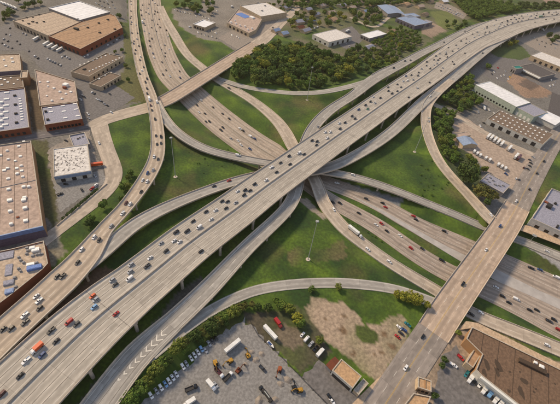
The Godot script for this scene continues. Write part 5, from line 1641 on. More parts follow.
	parked([[509, 149, "w", "trailer", 4, -4.4, "white cargo trailer standing alone in the truck court middle"], [515.5, 157, "w", "trailer", 5, -6, "white trailer beside a dark loaded one in the truck court"], [518.5, 158.5, "n", "trailer", 5, -6, "maroon trailer beside the white one in the truck court"], [506, 174, "b", "suv", 3, 2, "dark blue car at the hedge corner of the truck court"], [516, 178.5, "w", "sedan", 3, -3, "white sedan parked by the truck court hedge corner"], [519, 179.5, "d", "sedan", 3, -3, "dark grey sedan parked by the truck court hedge corner"], [524, 167.5, "n", "suv", 3, -3, "maroon car parked at the truck court entrance"], [491, 125, "g", "box", 4, 2, "green box truck beside the dark flat roofed depot"], [484, 123, "k", "sedan", 3, 1.5, "black sedan behind the green box truck"], [484, 108.5, "w", "box", 2, 3, "white box truck on the gravel above the depot"]], "", "", 0.1)
	for q in [[530, 160, "d"], [531, 163, "k"], [530, 166, "k"], [528, 169, "d"], [533, 157, "s"]]:
		parked([[q[0], q[1], q[2], "sedan", 3, 1.6]], "parked along the street hedge of the truck court", "cars along the street hedge of the truck court", 0.1)
	for q in [[480, 126, "w"], [478, 112, "s"], [489, 110, "w"], [494, 113, "w"], [470, 88, "w"], [472.5, 91, "w"], [480, 103, "w"], [485, 107, "c"], [501, 76, "w"], [505, 71, "s"], [497, 78, "w"], [510, 77, "y"], [494, 72, "w"], [504, 75, "w"], [492, 74, "k"], [508, 79, "w"], [498, 68, "r"], [551, 80, "w"], [553, 85, "w"], [555, 82, "s"], [550, 86, "w"], [534, 59, "w"], [541, 62, "s"], [548, 65, "k"], [554, 67, "d"]]:
		parked([[q[0], q[1], q[2], "sedan" if rng.randf() < 0.6 else "suv", 2, 2.2]], "parked among the east lots behind the long warehouse", "cars parked in the east lots", 0.1)
	for q in [[537, 40, "k"], [542, 41.5, "k"], [546, 43, "k"], [539, 44, "s"], [551, 44.5, "d"], [534, 37.5, "w"], [545, 46.5, "k"], [555, 48, "s"], [530, 40, "s"]]:
		parked([[q[0], q[1], q[2], "sedan", 2, 2.2]], "parked in the gravel lot beyond the white walled store", "cars in the gravel lot beyond the store", 0.1)
	parked([[541.5, 29.5, "w", "semi", 5, 3, "white truck with trailer beside the curve of the elevated highway"]], "", "", 0.1)
	for q in [[96, 3, "w"], [99, 4.5, "k"], [102, 6, "s"], [105, 7.5, "k"], [108, 4, "d"], [104, 2, "k"], [110, 8, "w"], [113, 5, "s"], [100, 1, "k"], [112, 2, "k"], [107, 1, "w"], [115, 8, "s"]]:
		parked([[q[0], q[1], q[2], "sedan" if rng.randf() < 0.6 else "suv", 2.5, 1.2]], "parked behind the white membrane roof", "cars parked behind the white membrane roof", 0.02)
	for q in [[3, 4], [6, 5], [9, 6.2], [12, 7.4], [15, 8.6]]:
		parked([[q[0], q[1], "w", "trailer", 4, 2.2]], "in the far row behind the tan warehouse", "far row of trailers behind the tan warehouse", 0.02)
	for q in [[2, 43, "k"], [5, 45, "w"], [8, 46.5, "s"], [12, 48, "k"], [4, 39, "s"], [8, 41, "d"], [35, 56, "w"], [38, 58, "k"], [92, 62 + 30, "w"], [94.5, 93.5, "d"], [117, 40, "w"], [114, 42, "k"], [111, 43.5, "s"], [108, 45, "w"], [120, 38, "d"], [88, 55, "w"], [85, 57, "s"]]:
		parked([[q[0], q[1], q[2], "sedan" if rng.randf() < 0.6 else "suv", 2.2, -2.4]], "parked on the open asphalt around the warehouses", "cars on the open asphalt around the warehouses", 0.1)
	# lots to the north
	k = 0
	for q in [[436, 5], [438.5, 6.2], [441, 7.4], [443.5, 8.6], [446, 9.8], [448.5, 11], [451, 12.2], [453.5, 13.2], [456, 14.2], [458.5, 15.2], [440, 4.4], [442.5, 5.6], [445, 6.8], [447.5, 8], [450, 9.2], [452.5, 10.4], [455, 11.6], [457.5, 12.8], [460, 13.8], [462.5, 14.8]]:
		k += 1
		parked([[q[0], q[1], ["w", "w", "s", "w", "c"][k % 5], "van" if k % 3 == 0 else "sedan", 2, -1.5]], "in the packed lot beside the green field", "vehicles in the packed lot by the green field", 0.1)
	for q in [[175, 10, "w"], [177.5, 11, "k"], [180, 11.5, "b"], [182.5, 12, "s"], [185, 12.5, "w"], [187.5, 13, "k"], [190, 13.5, "s"], [196, 16, "w"], [199, 14.5, "w"], [203, 16, "k"], [206, 17.5, "s"], [209, 19, "w"], [211, 16, "k"], [214, 14, "s"], [217, 11, "w"], [201, 33.5, "k"], [205, 35, "s"], [208, 36, "d"], [212, 36.5, "w"], [216, 38, "k"], [198, 32.5, "w"], [212, 31, "e"], [232, 35, "w"], [237, 36.5, "w"], [239, 38, "s"], [216, 33, "w"]]:
		parked([[q[0], q[1], q[2], "sedan" if rng.randf() < 0.6 else "suv", 2, 1.4]], "parked around the small white roofed shop", "cars around the small white roofed shop", 0.05)
	parked([[190, 27, "w", "van", 3, -1, "white van at the end of the car lot above the grassy bank"], [232, 7, "w", "box", 3, -2, "white box truck beside the big white roofed hall"], [234.5, 29, "c", "box", 3, 2, "pale blue truck parked against the cream shop"], [285, 32.5, "w", "van", 2, 1, "white van beside the blue roofed hut"], [314.5, 28.5, "w", "van", 2, -1, "white van near the white metal hall and long grey house"], [317.5, 27, "w", "van", 2, -1, "white van next to another near the white metal hall"], [347.5, 31.5, "w", "semi", 4, -2, "white truck with trailer backed against the white metal hall"], [346, 44, "s", "sedan", 2, -2, "silver sedan in the forecourt of the white metal hall"], [349, 46, "w", "sedan", 2, -2, "white sedan in the forecourt of the white metal hall"], [380.5, 20.5, "w", "box", 3, -2, "white box truck on the service lane"]], "", "", 0.06)

# ---------------------------------------------------------------- trees
var tree_protos := []

func crown_mesh(seed_: int, R: float, H: float, clumps: int, per: int, leaf: float, flat := 1.0) -> ArrayMesh:
	var r := RandomNumberGenerator.new()
	r.seed = seed_
	var V := PackedVector3Array()
	var N := PackedVector3Array()
	var C := PackedColorArray()
	var I := PackedInt32Array()
	var lobes := []
	for k in 7:
		var a := r.randf() * TAU
		lobes.append([Vector3(cos(a), r.randf_range(-0.2, 0.8), sin(a)).normalized(), r.randf_range(0.75, 1.2)])
	for k in clumps:
		var d := Vector3(r.randfn(), r.randfn() * 0.8 + 0.25, r.randfn()).normalized()
		var rad := pow(r.randf(), 0.42)
		var ext := 0.82
		for l in lobes:
			ext = max(ext, l[1] * smoothstep(0.55, 1.0, d.dot(l[0])))
		var c := Vector3(d.x * R * rad * ext, d.y * H * 0.5 * rad * ext * flat, d.z * R * rad * ext)
		if c.y < -H * 0.36:
			c.y = -H * 0.36 + r.randf() * 0.3
		var cr := r.randf_range(0.16, 0.30) * R
		var tone := r.randf_range(0.72, 1.2)
		var warm := r.randf_range(0.92, 1.1)
		for q in per:
			var e := Vector3(r.randfn(), r.randfn(), r.randfn()).normalized()
			var p := c + e * cr * r.randf_range(0.5, 1.0)
			var n := (e + Vector3(r.randfn(), r.randfn(), r.randfn()) * 0.45 + d * 0.35).normalized()
			var x := n.cross(Vector3(r.randfn(), r.randfn(), r.randfn())).normalized()
			var y := n.cross(x)
			var s := leaf * r.randf_range(0.6, 1.3)
			var col := Color(tone * warm * r.randf_range(0.85, 1.1), tone * r.randf_range(0.88, 1.1), tone * r.randf_range(0.8, 1.1))
			col.r = min(col.r, 1.6)
			var b := V.size()
			V.append(p - x * s * 0.5 - y * s * 0.25)
			V.append(p + x * s * 0.15 - y * s * 0.5)
			V.append(p + x * s * 0.55 + y * s * 0.2)
			V.append(p - x * s * 0.1 + y * s * 0.5)
			for m in 4:
				N.append(n)
				C.append(col)
			I.append_array(PackedInt32Array([b, b + 2, b + 1, b, b + 3, b + 2]))
	var arr := []
	arr.resize(Mesh.ARRAY_MAX)
	arr[Mesh.ARRAY_VERTEX] = V
	arr[Mesh.ARRAY_NORMAL] = N
	arr[Mesh.ARRAY_COLOR] = C
	arr[Mesh.ARRAY_INDEX] = I
	var am := ArrayMesh.new()
	am.add_surface_from_arrays(Mesh.PRIMITIVE_TRIANGLES, arr)
	return am

func trunk_mesh(seed_: int, h: float, r0: float) -> ArrayMesh:
	var r := RandomNumberGenerator.new()
	r.seed = seed_
	var st := st_new()
	tube(st, Vector3(0, -0.6, 0), Vector3(0.1, h, 0.05), r0, r0 * 0.5, 7)
	for k in 5:
		var a := TAU * k / 5 + r.randf()
		var b := Vector3(0.05, h * r.randf_range(0.6, 0.95), 0.02)
		tube(st, b, b + Vector3(cos(a) * h * 0.45, h * r.randf_range(0.25, 0.5), sin(a) * h * 0.45), r0 * 0.4, r0 * 0.12, 5)
	return fin(st)

func make_trees() -> void:
	# [crown radius, crown height, clumps, leaves per clump, leaf size]
	for k in 6:
		var R: float = [4.6, 5.2, 4.0, 5.6, 3.6, 4.8][k]
		var H: float = [7.5, 7.0, 8.0, 8.0, 6.5, 6.6][k]
		tree_protos.append({"crown": crown_mesh(100 + k, R, H, 66, 44, 0.62), "trunk": trunk_mesh(200 + k, 3.6, 0.28), "R": R, "H": H})
	tree_protos.append({"crown": crown_mesh(300, 1.7, 2.4, 24, 34, 0.34), "trunk": trunk_mesh(301, 0.8, 0.08), "R": 1.7, "H": 2.4})
	tree_protos.append({"crown": crown_mesh(310, 2.1, 2.2, 28, 34, 0.36), "trunk": trunk_mesh(311, 0.8, 0.08), "R": 2.1, "H": 2.2})

func tree(proto_i: int, leafm: String, pos: Vector3, s: float, nm: String, label: String, cat: String, group: String) -> void:
	var p: Dictionary = tree_protos[proto_i]
	var o := thing(nm, label, cat, pos, rng.randf() * TAU, group)
	var bush := proto_i >= 6
	var cy: float = p.H * 0.36 + (0.3 if bush else 2.0)
	part("trunk", p.trunk, M.bark, o).scale = Vector3(s, s, s)
	var c := part("crown", p.crown, M[leafm], o, Vector3(0, cy * s, 0))
	c.scale = Vector3(s * rng.randf_range(0.82, 1.18), s * rng.randf_range(0.8, 1.2), s * rng.randf_range(0.82, 1.18))

func grove(pxs: Array, spacing: float, smin: float, smax: float, kinds: Array, nm: String, label: Dictionary, group: String, hgt := 3.0, limit := 400) -> void:
	var poly := poly_world(pxs, hgt)
	var bb := Rect2(poly[0], Vector2.ZERO)
	for p in poly:
		bb = bb.expand(p)
	var pts := []
	var tries := int(bb.get_area() / (spacing * spacing) * 14.0)
	for t in tries:
		if pts.size() >= limit:
			break
		var q := Vector2(rng.randf_range(bb.position.x, bb.end.x), rng.randf_range(bb.position.y, bb.end.y))
		if not Geometry2D.is_point_in_polygon(q, poly):
			continue
		if near_deck(q.x, q.y, 4.6):
			continue
		var ok := true
		for o in pts:
			if q.distance_squared_to(o) < spacing * spacing:
				ok = false
				break
		if ok:
			pts.append(q)
	for q in pts:
		var lm: String = kinds[rng.randi() % kinds.size()]
		tree(rng.randi() % 6, lm, Vector3(q.x, ground(q.x, q.y), q.y), rng.randf_range(smin, smax), nm, label[lm], "tree", group)

func far_wood(pxs: Array, label: String, most: int, gap2: float, leafm: String, size := 1.0) -> void:
	var poly := poly_world(pxs, 6.0)
	var bb := Rect2(poly[0], Vector2.ZERO)
	for p in poly:
		bb = bb.expand(p)
	var xf := []
	for t in 4000:
		var q := Vector2(rng.randf_range(bb.position.x, bb.end.x), rng.randf_range(bb.position.y, bb.end.y))
		if xf.size() < most and Geometry2D.is_point_in_polygon(q, poly):
			var ok := true
			for o in xf:
				if Vector2(o.origin.x, o.origin.z).distance_squared_to(q) < gap2:
					ok = false
					break
			if ok:
				var sc := rng.randf_range(0.9, 1.35) * size
				xf.append(Transform3D(Basis(Vector3.UP, rng.randf() * TAU).scaled(Vector3(sc, sc, sc)), Vector3(q.x, 4.6 * sc, q.y)))
	var mm := MultiMesh.new()
	mm.transform_format = MultiMesh.TRANSFORM_3D
	mm.mesh = tree_protos[1].crown
	mm.instance_count = xf.size()
	for i in xf.size():
		mm.set_instance_transform(i, xf[i])
	var o := MultiMeshInstance3D.new()
	o.name = numbered("wood")
	o.multimesh = mm
	o.material_override = M[leafm]
	add_child(o)
	tag(o, label, "wood")
	o.set_meta("kind", "stuff")

func single(px: float, py: float, s: float, lm: String, label: String, group := "", pi := -1) -> void:
	var g := on_ground(px, py)
	var base := at(px, py, g.y + 3.2 * s)
	if near_deck(base.x, base.z, 0.6):
		return
	tree(pi if pi >= 0 else rng.randi() % 6, lm, Vector3(base.x, ground(base.x, base.z), base.z), s, "tree", label, "tree", group)

func bush(px: float, py: float, s: float, lm: String, label: String, group: String) -> void:
	var g := on_ground(px, py)
	if dist_road(g.x, g.z) < 1.2:
		return
	tree(6 + rng.randi() % 2, lm, g, s, "bush", label, "bush", group)

func labels_for(where: String) -> Dictionary:
	return {"leaf_dark": "dark green tree " + where, "leaf_mid": "mid green tree " + where, "leaf_olive": "olive green tree " + where, "leaf_yellow": "yellow green tree " + where, "leaf_rust": "rusty brown green tree " + where, "leaf_bush": "fresh green tree " + where}

func build_trees() -> void:
	make_trees()
	grove([[233, 76], [236, 66], [246, 56], [262, 47], [276, 41], [292, 44], [306, 46], [320, 52], [336, 55], [345, 62], [352, 66], [348, 76], [334, 80], [318, 84], [300, 87], [276, 86], [252, 82]], 8.4, 0.95, 1.6, ["leaf_mid", "leaf_mid", "leaf_olive", "leaf_dark", "leaf_mid", "leaf_bush", "leaf_dark", "leaf_yellow"], "tree", labels_for("in the dense grove above the loop road"), "dense grove above the loop road", 6.0, 115)
	grove([[346, 50], [364, 46], [384, 50], [402, 56], [398, 63], [378, 66], [356, 70], [348, 62]], 8.5, 0.8, 1.25, ["leaf_mid", "leaf_olive", "leaf_dark"], "tree", labels_for("in the belt behind the service ramp"), "belt of trees behind the service ramp", 5.0, 34)
	grove([[282, 14], [296, 10], [310, 12], [330, 8], [345, 12], [344, 24], [328, 25], [308, 28], [290, 28]], 13.0, 0.8, 1.3, ["leaf_mid", "leaf_olive", "leaf_yellow", "leaf_rust"], "tree", labels_for("between the small far houses"), "garden trees between the far houses", 5.0, 22)
	grove([[345, 8], [362, 10], [372, 6], [384, 14], [376, 22], [364, 24], [350, 18]], 9.0, 0.9, 1.4, ["leaf_dark", "leaf_dark", "leaf_mid", "leaf_olive"], "tree", labels_for("in the clump beside the gabled metal hall"), "clump beside the gabled metal hall", 5.0, 20)
	grove([[388, 24], [400, 26], [414, 32], [420, 38], [408, 48], [390, 42], [380, 34]], 12.0, 0.6, 1.0, ["leaf_olive", "leaf_mid", "leaf_yellow"], "tree", labels_for("on the rough plot below the long blue grey hall"), "trees on the rough plot", 4.0, 12)
	grove([[444, 20], [456, 22], [464, 20], [468, 24], [460, 28], [452, 32]], 9.0, 0.7, 1.0, ["leaf_dark", "leaf_mid"], "tree", labels_for("along the green field edge"), "trees along the green field edge", 4.0, 8)
	far_wood([[452, -2], [470, -4], [500, 1], [522, 7], [512, 10], [494, 12], [478, 17], [468, 13], [460, 4]], "far dark wood beyond the curve of the elevated highway", 150, 64.0, "leaf_mid")
	far_wood([[284, -6], [330, -6], [350, -2], [400, -6], [436, -6], [428, 0], [396, 2], [352, 5], [326, 3], [300, 6], [286, 6]], "far band of garden trees behind the last houses", 200, 100.0, "leaf_mid")
	far_wood([[400, 26], [418, 30], [424, 38], [414, 46], [400, 52], [388, 48], [372, 40], [384, 34]], "low scrub covering the rough plot below the blue grey hall", 90, 40.0, "leaf_mid", 0.55)
	far_wood([[500, 0], [540, 2], [600, 0], [600, 5], [560, 7], [525, 8]], "far dark line of trees beyond the highway bend", 60, 90.0, "leaf_dark", 0.9)
	grove([[178, -4], [205, -4], [216, 4], [214, 11], [200, 12], [188, 7], [176, 6]], 9.0, 0.8, 1.2, ["leaf_olive", "leaf_mid", "leaf_dark"], "tree", labels_for("in the clump behind the car lot"), "clump behind the small shop car lot", 5.0, 16)
	grove([[262, 5], [280, 2], [288, 6], [280, 14], [270, 12]], 11.0, 0.7, 1.0, ["leaf_olive", "leaf_mid"], "tree", labels_for("beside the big white roofed hall"), "trees beside the big white hall", 4.0, 10)
	grove([[442, 88], [452, 80], [462, 76], [470, 72], [472, 80], [470, 90], [478, 96], [484, 104], [472, 104], [462, 110], [446, 104]], 7.4, 0.85, 1.25, ["leaf_mid", "leaf_bush", "leaf_dark", "leaf_olive"], "tree", labels_for("in the clump under the long ramp"), "clump of trees by the long ramp", 5.0, 34)
	grove([[433, 108], [446, 110], [456, 118], [452, 128], [450, 138], [456, 146], [468, 152], [482, 164], [490, 168], [488, 172], [476, 170], [462, 162], [450, 160], [442, 148], [436, 132], [432, 118]], 7.2, 0.7, 1.2, ["leaf_mid", "leaf_dark", "leaf_olive", "leaf_bush"], "tree", labels_for("in the belt between curved ramp and truck court"), "tree belt beside the curved ramp", 4.0, 42)
	single(466, 176, 2.1, "leaf_dark", "broad round dark green tree beside the scrap strewn workshop", "", 3)
	single(471, 187, 1.5, "leaf_dark", "dark tree below the broad round one beside the curved ramp", "", 0)
	single(481, 193, 1.6, "leaf_rust", "rusty crowned tree before the scrap strewn workshop", "", 1)
	single(492, 197, 1.25, "leaf_rust", "smaller rusty tree at the street end of the curved ramp", "", 2)
	single(487, 203, 1.1, "leaf_dark", "dark tree at the foot of the curved ramp", "", 4)
	single(514, 186, 0.9, "leaf_yellow", "yellow tree at the street corner of the truck court", "", 4)
	grove([[500, 38], [510, 36], [516, 42], [510, 46], [502, 46]], 8.0, 0.8, 1.1, ["leaf_yellow", "leaf_olive"], "tree", labels_for("on the green bank under the highway curve"), "trees on the bank under the highway curve", 4.0, 8)
	single(488.5, 67, 1.0, "leaf_mid", "lone mid green tree beside the pale concrete plot", "", 5)
	single(552, 41, 1.0, "leaf_dark", "lone dark tree by the gravel lot", "", 0)
	single(549, 36, 1.1, "leaf_dark", "dark tree near the parked white truck and trailer", "", 3)
	single(556, 38, 1.2, "leaf_dark", "second dark tree past the gravel lot edge", "", 1)
	# belt between the loop ramp and the gravel yard
	for q in [[126, 401, 0.85, "leaf_mid"], [131, 397, 0.9, "leaf_mid"], [137, 393, 1.0, "leaf_bush"], [142, 386, 0.9, "leaf_mid"], [148, 381, 0.8, "leaf_olive"], [152, 373, 0.85, "leaf_olive"], [158, 369, 1.05, "leaf_olive"], [163, 363, 0.9, "leaf_mid"], [169, 361, 0.7, "leaf_dark"], [174, 350, 1.0, "leaf_olive"], [179, 345, 1.1, "leaf_olive"], [184, 343, 0.9, "leaf_rust"], [186, 350, 0.8, "leaf_mid"], [192, 338, 0.8, "leaf_dark"], [197, 335, 0.9, "leaf_dark"], [203, 333, 0.9, "leaf_rust"], [208, 329, 0.95, "leaf_dark"], [214, 325, 1.0, "leaf_dark"], [219, 322, 0.95, "leaf_rust"], [224, 318, 0.95, "leaf_mid"], [230, 315, 0.9, "leaf_olive"], [235, 311, 0.95, "leaf_olive"], [240, 308, 0.9, "leaf_rust"], [245, 306, 0.8, "leaf_rust"], [252, 305, 0.75, "leaf_rust"], [226, 324, 0.7, "leaf_dark"], [212, 333, 0.7, "leaf_dark"], [201, 340, 0.7, "leaf_dark"], [155, 377, 0.6, "leaf_mid"], [134, 402, 0.7, "leaf_bush"]]:
		single(q[0], q[1], q[2] * 0.8, q[3], labels_for("in the belt between the loop ramp and the gravel yard")[q[3]], "tree belt beside the gravel yard")
	for q in [[281, 306, 0.8, "leaf_mid"], [289, 310, 0.75, "leaf_olive"], [297, 319, 0.85, "leaf_yellow"], [300, 323, 0.7, "leaf_mid"], [320, 341, 0.6, "leaf_olive"], [311, 290, 0.5, "leaf_mid"], [338, 287.5, 0.5, "leaf_olive"], [268, 308, 0.6, "leaf_dark"], [258, 308, 0.6, "leaf_dark"], [276, 301, 0.5, "leaf_mid"]]:
		single(q[0], q[1], q[2], q[3], labels_for("on the rough grass above the weedy yard")[q[3]], "trees above the weedy yard")
	for q in [[398, 295.5, 0.75], [404, 297.5, 0.8], [411, 299, 0.9], [417, 300.5, 0.9], [423, 302, 0.8], [427, 306, 0.6]]:
		single(q[0], q[1], q[2], "leaf_yellow", "yellow tree in the row beside the loop ramp end", "yellow trees by the loop ramp end")
	# west verge
	for q in [[103, 205, 0.95, "leaf_mid"], [92, 219, 0.75, "leaf_mid"], [89, 224, 0.7, "leaf_dark"], [127, 187, 0.8, "leaf_olive"], [123, 188, 0.7, "leaf_mid"], [131, 174, 0.7, "leaf_mid"], [128, 178, 0.55, "leaf_olive"], [121, 199, 0.5, "leaf_mid"]]:
		single(q[0], q[1], q[2], q[3], labels_for("on the grass verge beside the curving west highway")[q[3]], "trees on the west highway verge")
	for q in [[9, 11, 1.1, "leaf_mid"], [6, 15, 1.1, "leaf_olive"], [13, 13, 0.9, "leaf_dark"], [28, 5, 1.1, "leaf_mid"], [34, 4, 1.0, "leaf_dark"], [24, 8, 0.8, "leaf_olive"], [4, 20, 0.8, "leaf_dark"], [40, 3, 0.9, "leaf_olive"], [18, 1, 0.9, "leaf_olive"]]:
		single(q[0], q[1], q[2], q[3], labels_for("behind the sprawling tan roofed warehouse")[q[3]], "trees behind the tan warehouse")
	for q in [[119, 16, 0.7, "leaf_mid"], [121, 24, 0.6, "leaf_olive"], [122, 50, 0.6, "leaf_mid"], [126, 66, 0.5, "leaf_olive"], [118, 60, 0.6, "leaf_mid"], [128, 80, 0.5, "leaf_mid"], [115, 52, 0.6, "leaf_olive"], [125, 36, 0.5, "leaf_mid"], [120, 112, 0.6, "leaf_dark"]]:
		single(q[0], q[1], q[2], q[3], labels_for("on the strip between warehouses and highway")[q[3]], "trees between warehouses and highway")
	single(444, 360, 0.55, "leaf_dark", "small dark tree at the loading lot corner", "", 4)
	single(441.5, 366, 0.5, "leaf_dark", "low dark tree below the one at the loading lot corner", "", 2)
	single(434, 396, 0.5, "leaf_dark", "small dark tree behind the larger sandy shop", "", 2)
	single(458, 333, 0.45, "leaf_olive", "small olive tree on the corner before the vast brown warehouse", "", 2)
	# hedges and shrubs
	for k in 26:
		bush(lerpf(60, 104, k / 25.0), lerpf(222, 184.5, k / 25.0), 0.8, "leaf_dark", "low dark hedge bush along the fenced grey lot", "hedge along the fenced lot")
	for k in 14:
		bush(lerpf(521.5, 535, k / 13.0), lerpf(172, 157.5, k / 13.0), 0.75, "leaf_bush", "clipped bush in the street hedge of the truck court", "street hedge of the truck court")
	for k in 8:
		bush(lerpf(515.5, 521.5, k / 7.0), lerpf(189, 178, k / 7.0), 0.75, "leaf_bush", "clipped bush at the truck court corner", "corner hedge of the truck court")
	for k in 12:
		bush(lerpf(348, 400, k / 11.0) + rng.randf_range(-1, 1), lerpf(220, 253, k / 11.0) + rng.randf_range(-1, 1), 0.45, "leaf_bush", "small bush on the bank between freeway and connector ramp", "bushes on the connector bank")
	for k in 26:
		bush(rng.randf_range(420, 462), rng.randf_range(160, 196), rng.randf_range(0.3, 0.6), "leaf_bush", "small round shrub on the grass inside the curved ramp", "shrubs inside the curved ramp")
	for k in 16:
		bush(rng.randf_range(180, 235), rng.randf_range(150, 176), rng.randf_range(0.25, 0.45), "leaf_bush", "small shrub on the grass around the west light mast", "shrubs around the west mast")

# ---------------------------------------------------------------- street furniture
func light_mast(px: float, py: float, label: String, h: float) -> void:
	var g := on_ground(px, py)
	var o := thing("light_mast", label, "light mast", g, 0.0, "tall light masts in the interchange")
	var st := st_new()
	ring(st, Vector3.ZERO, 1.6, 1.6, -0.5, 0.25, 14)
	part("footing", fin(st), M.concrete_light, o)
	st = st_new()
	tube(st, Vector3(0, 0.2, 0), Vector3(0, h, 0), 0.3, 0.14, 8)
	part("pole", fin(st), M.steel, o)
	st = st_new()
	ring(st, Vector3.ZERO, 0.9, 0.9, h - 0.6, h - 0.35, 12)
	part("lamp_ring", fin(st), M.steel, o)
	for k in 6:
		var a := TAU * k / 6
		part("lamp_head", box_mesh(Vector3(0.4, 0.22, 0.6)), M.unit_grey, o, Vector3(cos(a) * 1.05, h - 0.8, sin(a) * 1.05), -a)

func sign_post(px: float, py: float, label: String, w: float, h: float, mat: String, top: float) -> void:
	var g := on_ground(px, py)
	var o := thing("roadside_sign", label, "sign", g, deg_to_rad(-38), "")
	var st := st_new()
	tube(st, Vector3(0, -0.3, 0), Vector3(0, top, 0), 0.12, 0.1, 6)
	part("post", fin(st), M.steel, o)
	part("sign_panel", box_mesh(Vector3(w, h, 0.12), Vector3(0, top - h * 0.5, 0.14)), M[mat], o)

func build_furniture() -> void:
	light_mast(175.5, 177, "tall pale light mast on the grass between west highway and flyover ramp", 38.0)
	light_mast(308, 259.5, "tall pale light mast on the worn grass above the loop ramp", 38.0)
	light_mast(414.5, 152, "tall pale light mast on the grass inside the curved ramp", 38.0)
	light_mast(307, 100, "tall pale light mast beside the loop road before the dense grove", 38.0)
	sign_post(530, 241, "white pole sign beside the grey frontage road past the street bridge", 3.2, 1.8, "door_white", 7.5)
	# machines in the yard
	excavator(248, 355.5, "yellow", "yellow excavator beside the long white trailer", 0.6)
	excavator(230, 361.5, "yellow", "yellow excavator between the long white trailer and the dump truck", 2.4)
	excavator(215.5, 363.5, "yellow", "yellow excavator behind the maroon dump truck", 3.6)
	excavator(238.5, 370.5, "rust", "brown rusty excavator beside the white cab flatbed truck", -0.6)
	excavator(299.5, 390.5, "yellow", "yellow excavator by the alley fence", 1.9)
	excavator(294.5, 388, "dark", "black excavator beside the yellow one at the alley fence", 0.4)
	excavator(279.5, 370, "orange", "orange excavator alone on the gravel by the fence", 2.9)
	boat(270.5, 344.5)
	# fences
	fence([[250, 322], [258, 336], [278, 354], [299, 376], [333, 411]], "thin dark fence between the gravel yard and the weedy yard", 1.8)
	fence([[57, 226], [107, 184]], "pale concrete kerb wall around the fenced grey lot", 1.0, "concrete_light")
	# spoil heaps and stacked materials
	for q in [[252, 352, "dirt"], [256, 360, "dirt"], [262, 354, "dirt"], [246, 365, "dirt"], [281, 384, "dirt"], [288, 380, "dirt"], [275, 400, "dirt"], [259, 401, "dirt"]]:
		heap(q[0], q[1])

func excavator(px: float, py: float, col: String, label: String, turn: float) -> void:
	var g := at(px, py, 0.6)
	g.y = 0.12
	var o := thing("excavator", label, "excavator", g, turn)
	var body: String = {"yellow": "machine_yellow", "rust": "rust", "dark": "paint_k", "orange": "machine_orange"}[col]
	for s in [-1, 1]:
		var st := st_new()
		loft(st, [[-2.0, 0.3, 0.25, 0.6, 0.1], [-1.5, 0.3, 0.0, 0.85, 0.1], [1.5, 0.3, 0.0, 0.85, 0.1], [2.0, 0.3, 0.25, 0.6, 0.1]])
		part("track", fin(st), M.tyre, o, Vector3(s * 1.15, 0, 0))
	var st2 := st_new()
	loft(st2, [[-1.2, 1.2, 1.0, 1.9, 0.1], [1.4, 1.3, 1.0, 2.1, 0.15], [2.1, 1.1, 1.1, 1.9, 0.15]])
	part("engine_deck", fin(st2), M[body], o)
	st2 = st_new()
	frustum(st2, 0.55, -1.4, 0.5, 1.8, 0.48, -1.0, 0.4, 3.0)
	var cab := part("cab", fin(st2), M.car_glass, o, Vector3(-0.6, 0, 0))
	part("cab_roof", box_mesh(Vector3(1.05, 0.1, 1.55), Vector3(0, 3.05, -0.3)), M[body], cab)
	st2 = st_new()
	tube(st2, Vector3(0.4, 1.8, -1.0), Vector3(0.4, 4.4, -3.2), 0.28, 0.25, 6)
	part("boom", fin(st2), M[body], o)
	st2 = st_new()
	tube(st2, Vector3(0.4, 4.5, -3.1), Vector3(0.4, 1.5, -5.4), 0.24, 0.16, 6)
	part("stick", fin(st2), M[body], o)
	part("bucket", box_mesh(Vector3(1.1, 0.8, 0.9), Vector3(0.4, 1.0, -5.3)), M.steel_dark, o)

func boat(px: float, py: float) -> void:
	var g := at(px, py, 0.8)
	var p2 := at(px + 5, py + 5.5, 0.8)
	var d := p2 - g
	g.y = 0.0
	var o := thing("boat", "white boat on a trailer in the weedy yard beside the cargo trailer", "boat", g, atan2(-d.x, -d.z))
	var st := st_new()
	loft(st, [[-3.4, 0.1, 1.2, 1.5, 0.02], [-2.2, 0.8, 0.9, 1.5, 0.05], [-0.5, 1.15, 0.7, 1.45, 0.05], [3.0, 1.1, 0.75, 1.4, 0.05]])
	part("hull", fin(st), M.truck_box, o)
	st = st_new()
	frustum(st, 0.8, -0.9, 2.4, 1.46, 0.7, -0.6, 2.3, 1.62)
	part("cockpit", fin(st), M.paint_b, o)
	part("trailer_frame", box_mesh(Vector3(1.4, 0.2, 6.4), Vector3(0, 0.55, 0)), M.steel_dark, o)
	for s in [-1, 1]:
		part("wheel", vm.wheel, M.tyre, o, Vector3(s * 1.0, 0.34, 1.2))

func fence(pxs: Array, label: String, h: float, mat := "steel_dark") -> void:
	var o := thing("fence" if mat == "steel_dark" else "wall", label, "fence" if mat == "steel_dark" else "wall")
	for i in pxs.size() - 1:
		var a := at(pxs[i][0], pxs[i][1], 0.1)
		var b := at(pxs[i + 1][0], pxs[i + 1][1], 0.1)
		var L := a.distance_to(b)
		var u := (b - a).normalized()
		var bs := Basis(u, Vector3.UP, u.cross(Vector3.UP))
		if mat != "steel_dark":
			var st := st_new()
			box(st, (a + b) * 0.5 + Vector3(0, h * 0.5 - 0.2, 0), Vector3(L, h, 0.4), bs)
			part("wall_run", fin(st), M[mat], o)
			continue
		var n := int(L / 3.0)
		for k in n:
			var p := a.lerp(b, float(k) / n)
			var st := st_new()
			tube(st, p, p + Vector3(0, h, 0), 0.06, 0.06, 5)
			part("post", fin(st), M[mat], o)
		for y in [0.3, 0.7, 1.1, 1.5, h - 0.05]:
			var st := st_new()
			box(st, (a + b) * 0.5 + Vector3(0, y, 0), Vector3(L, 0.07, 0.05), bs)
			part("rail", fin(st), M[mat], o)

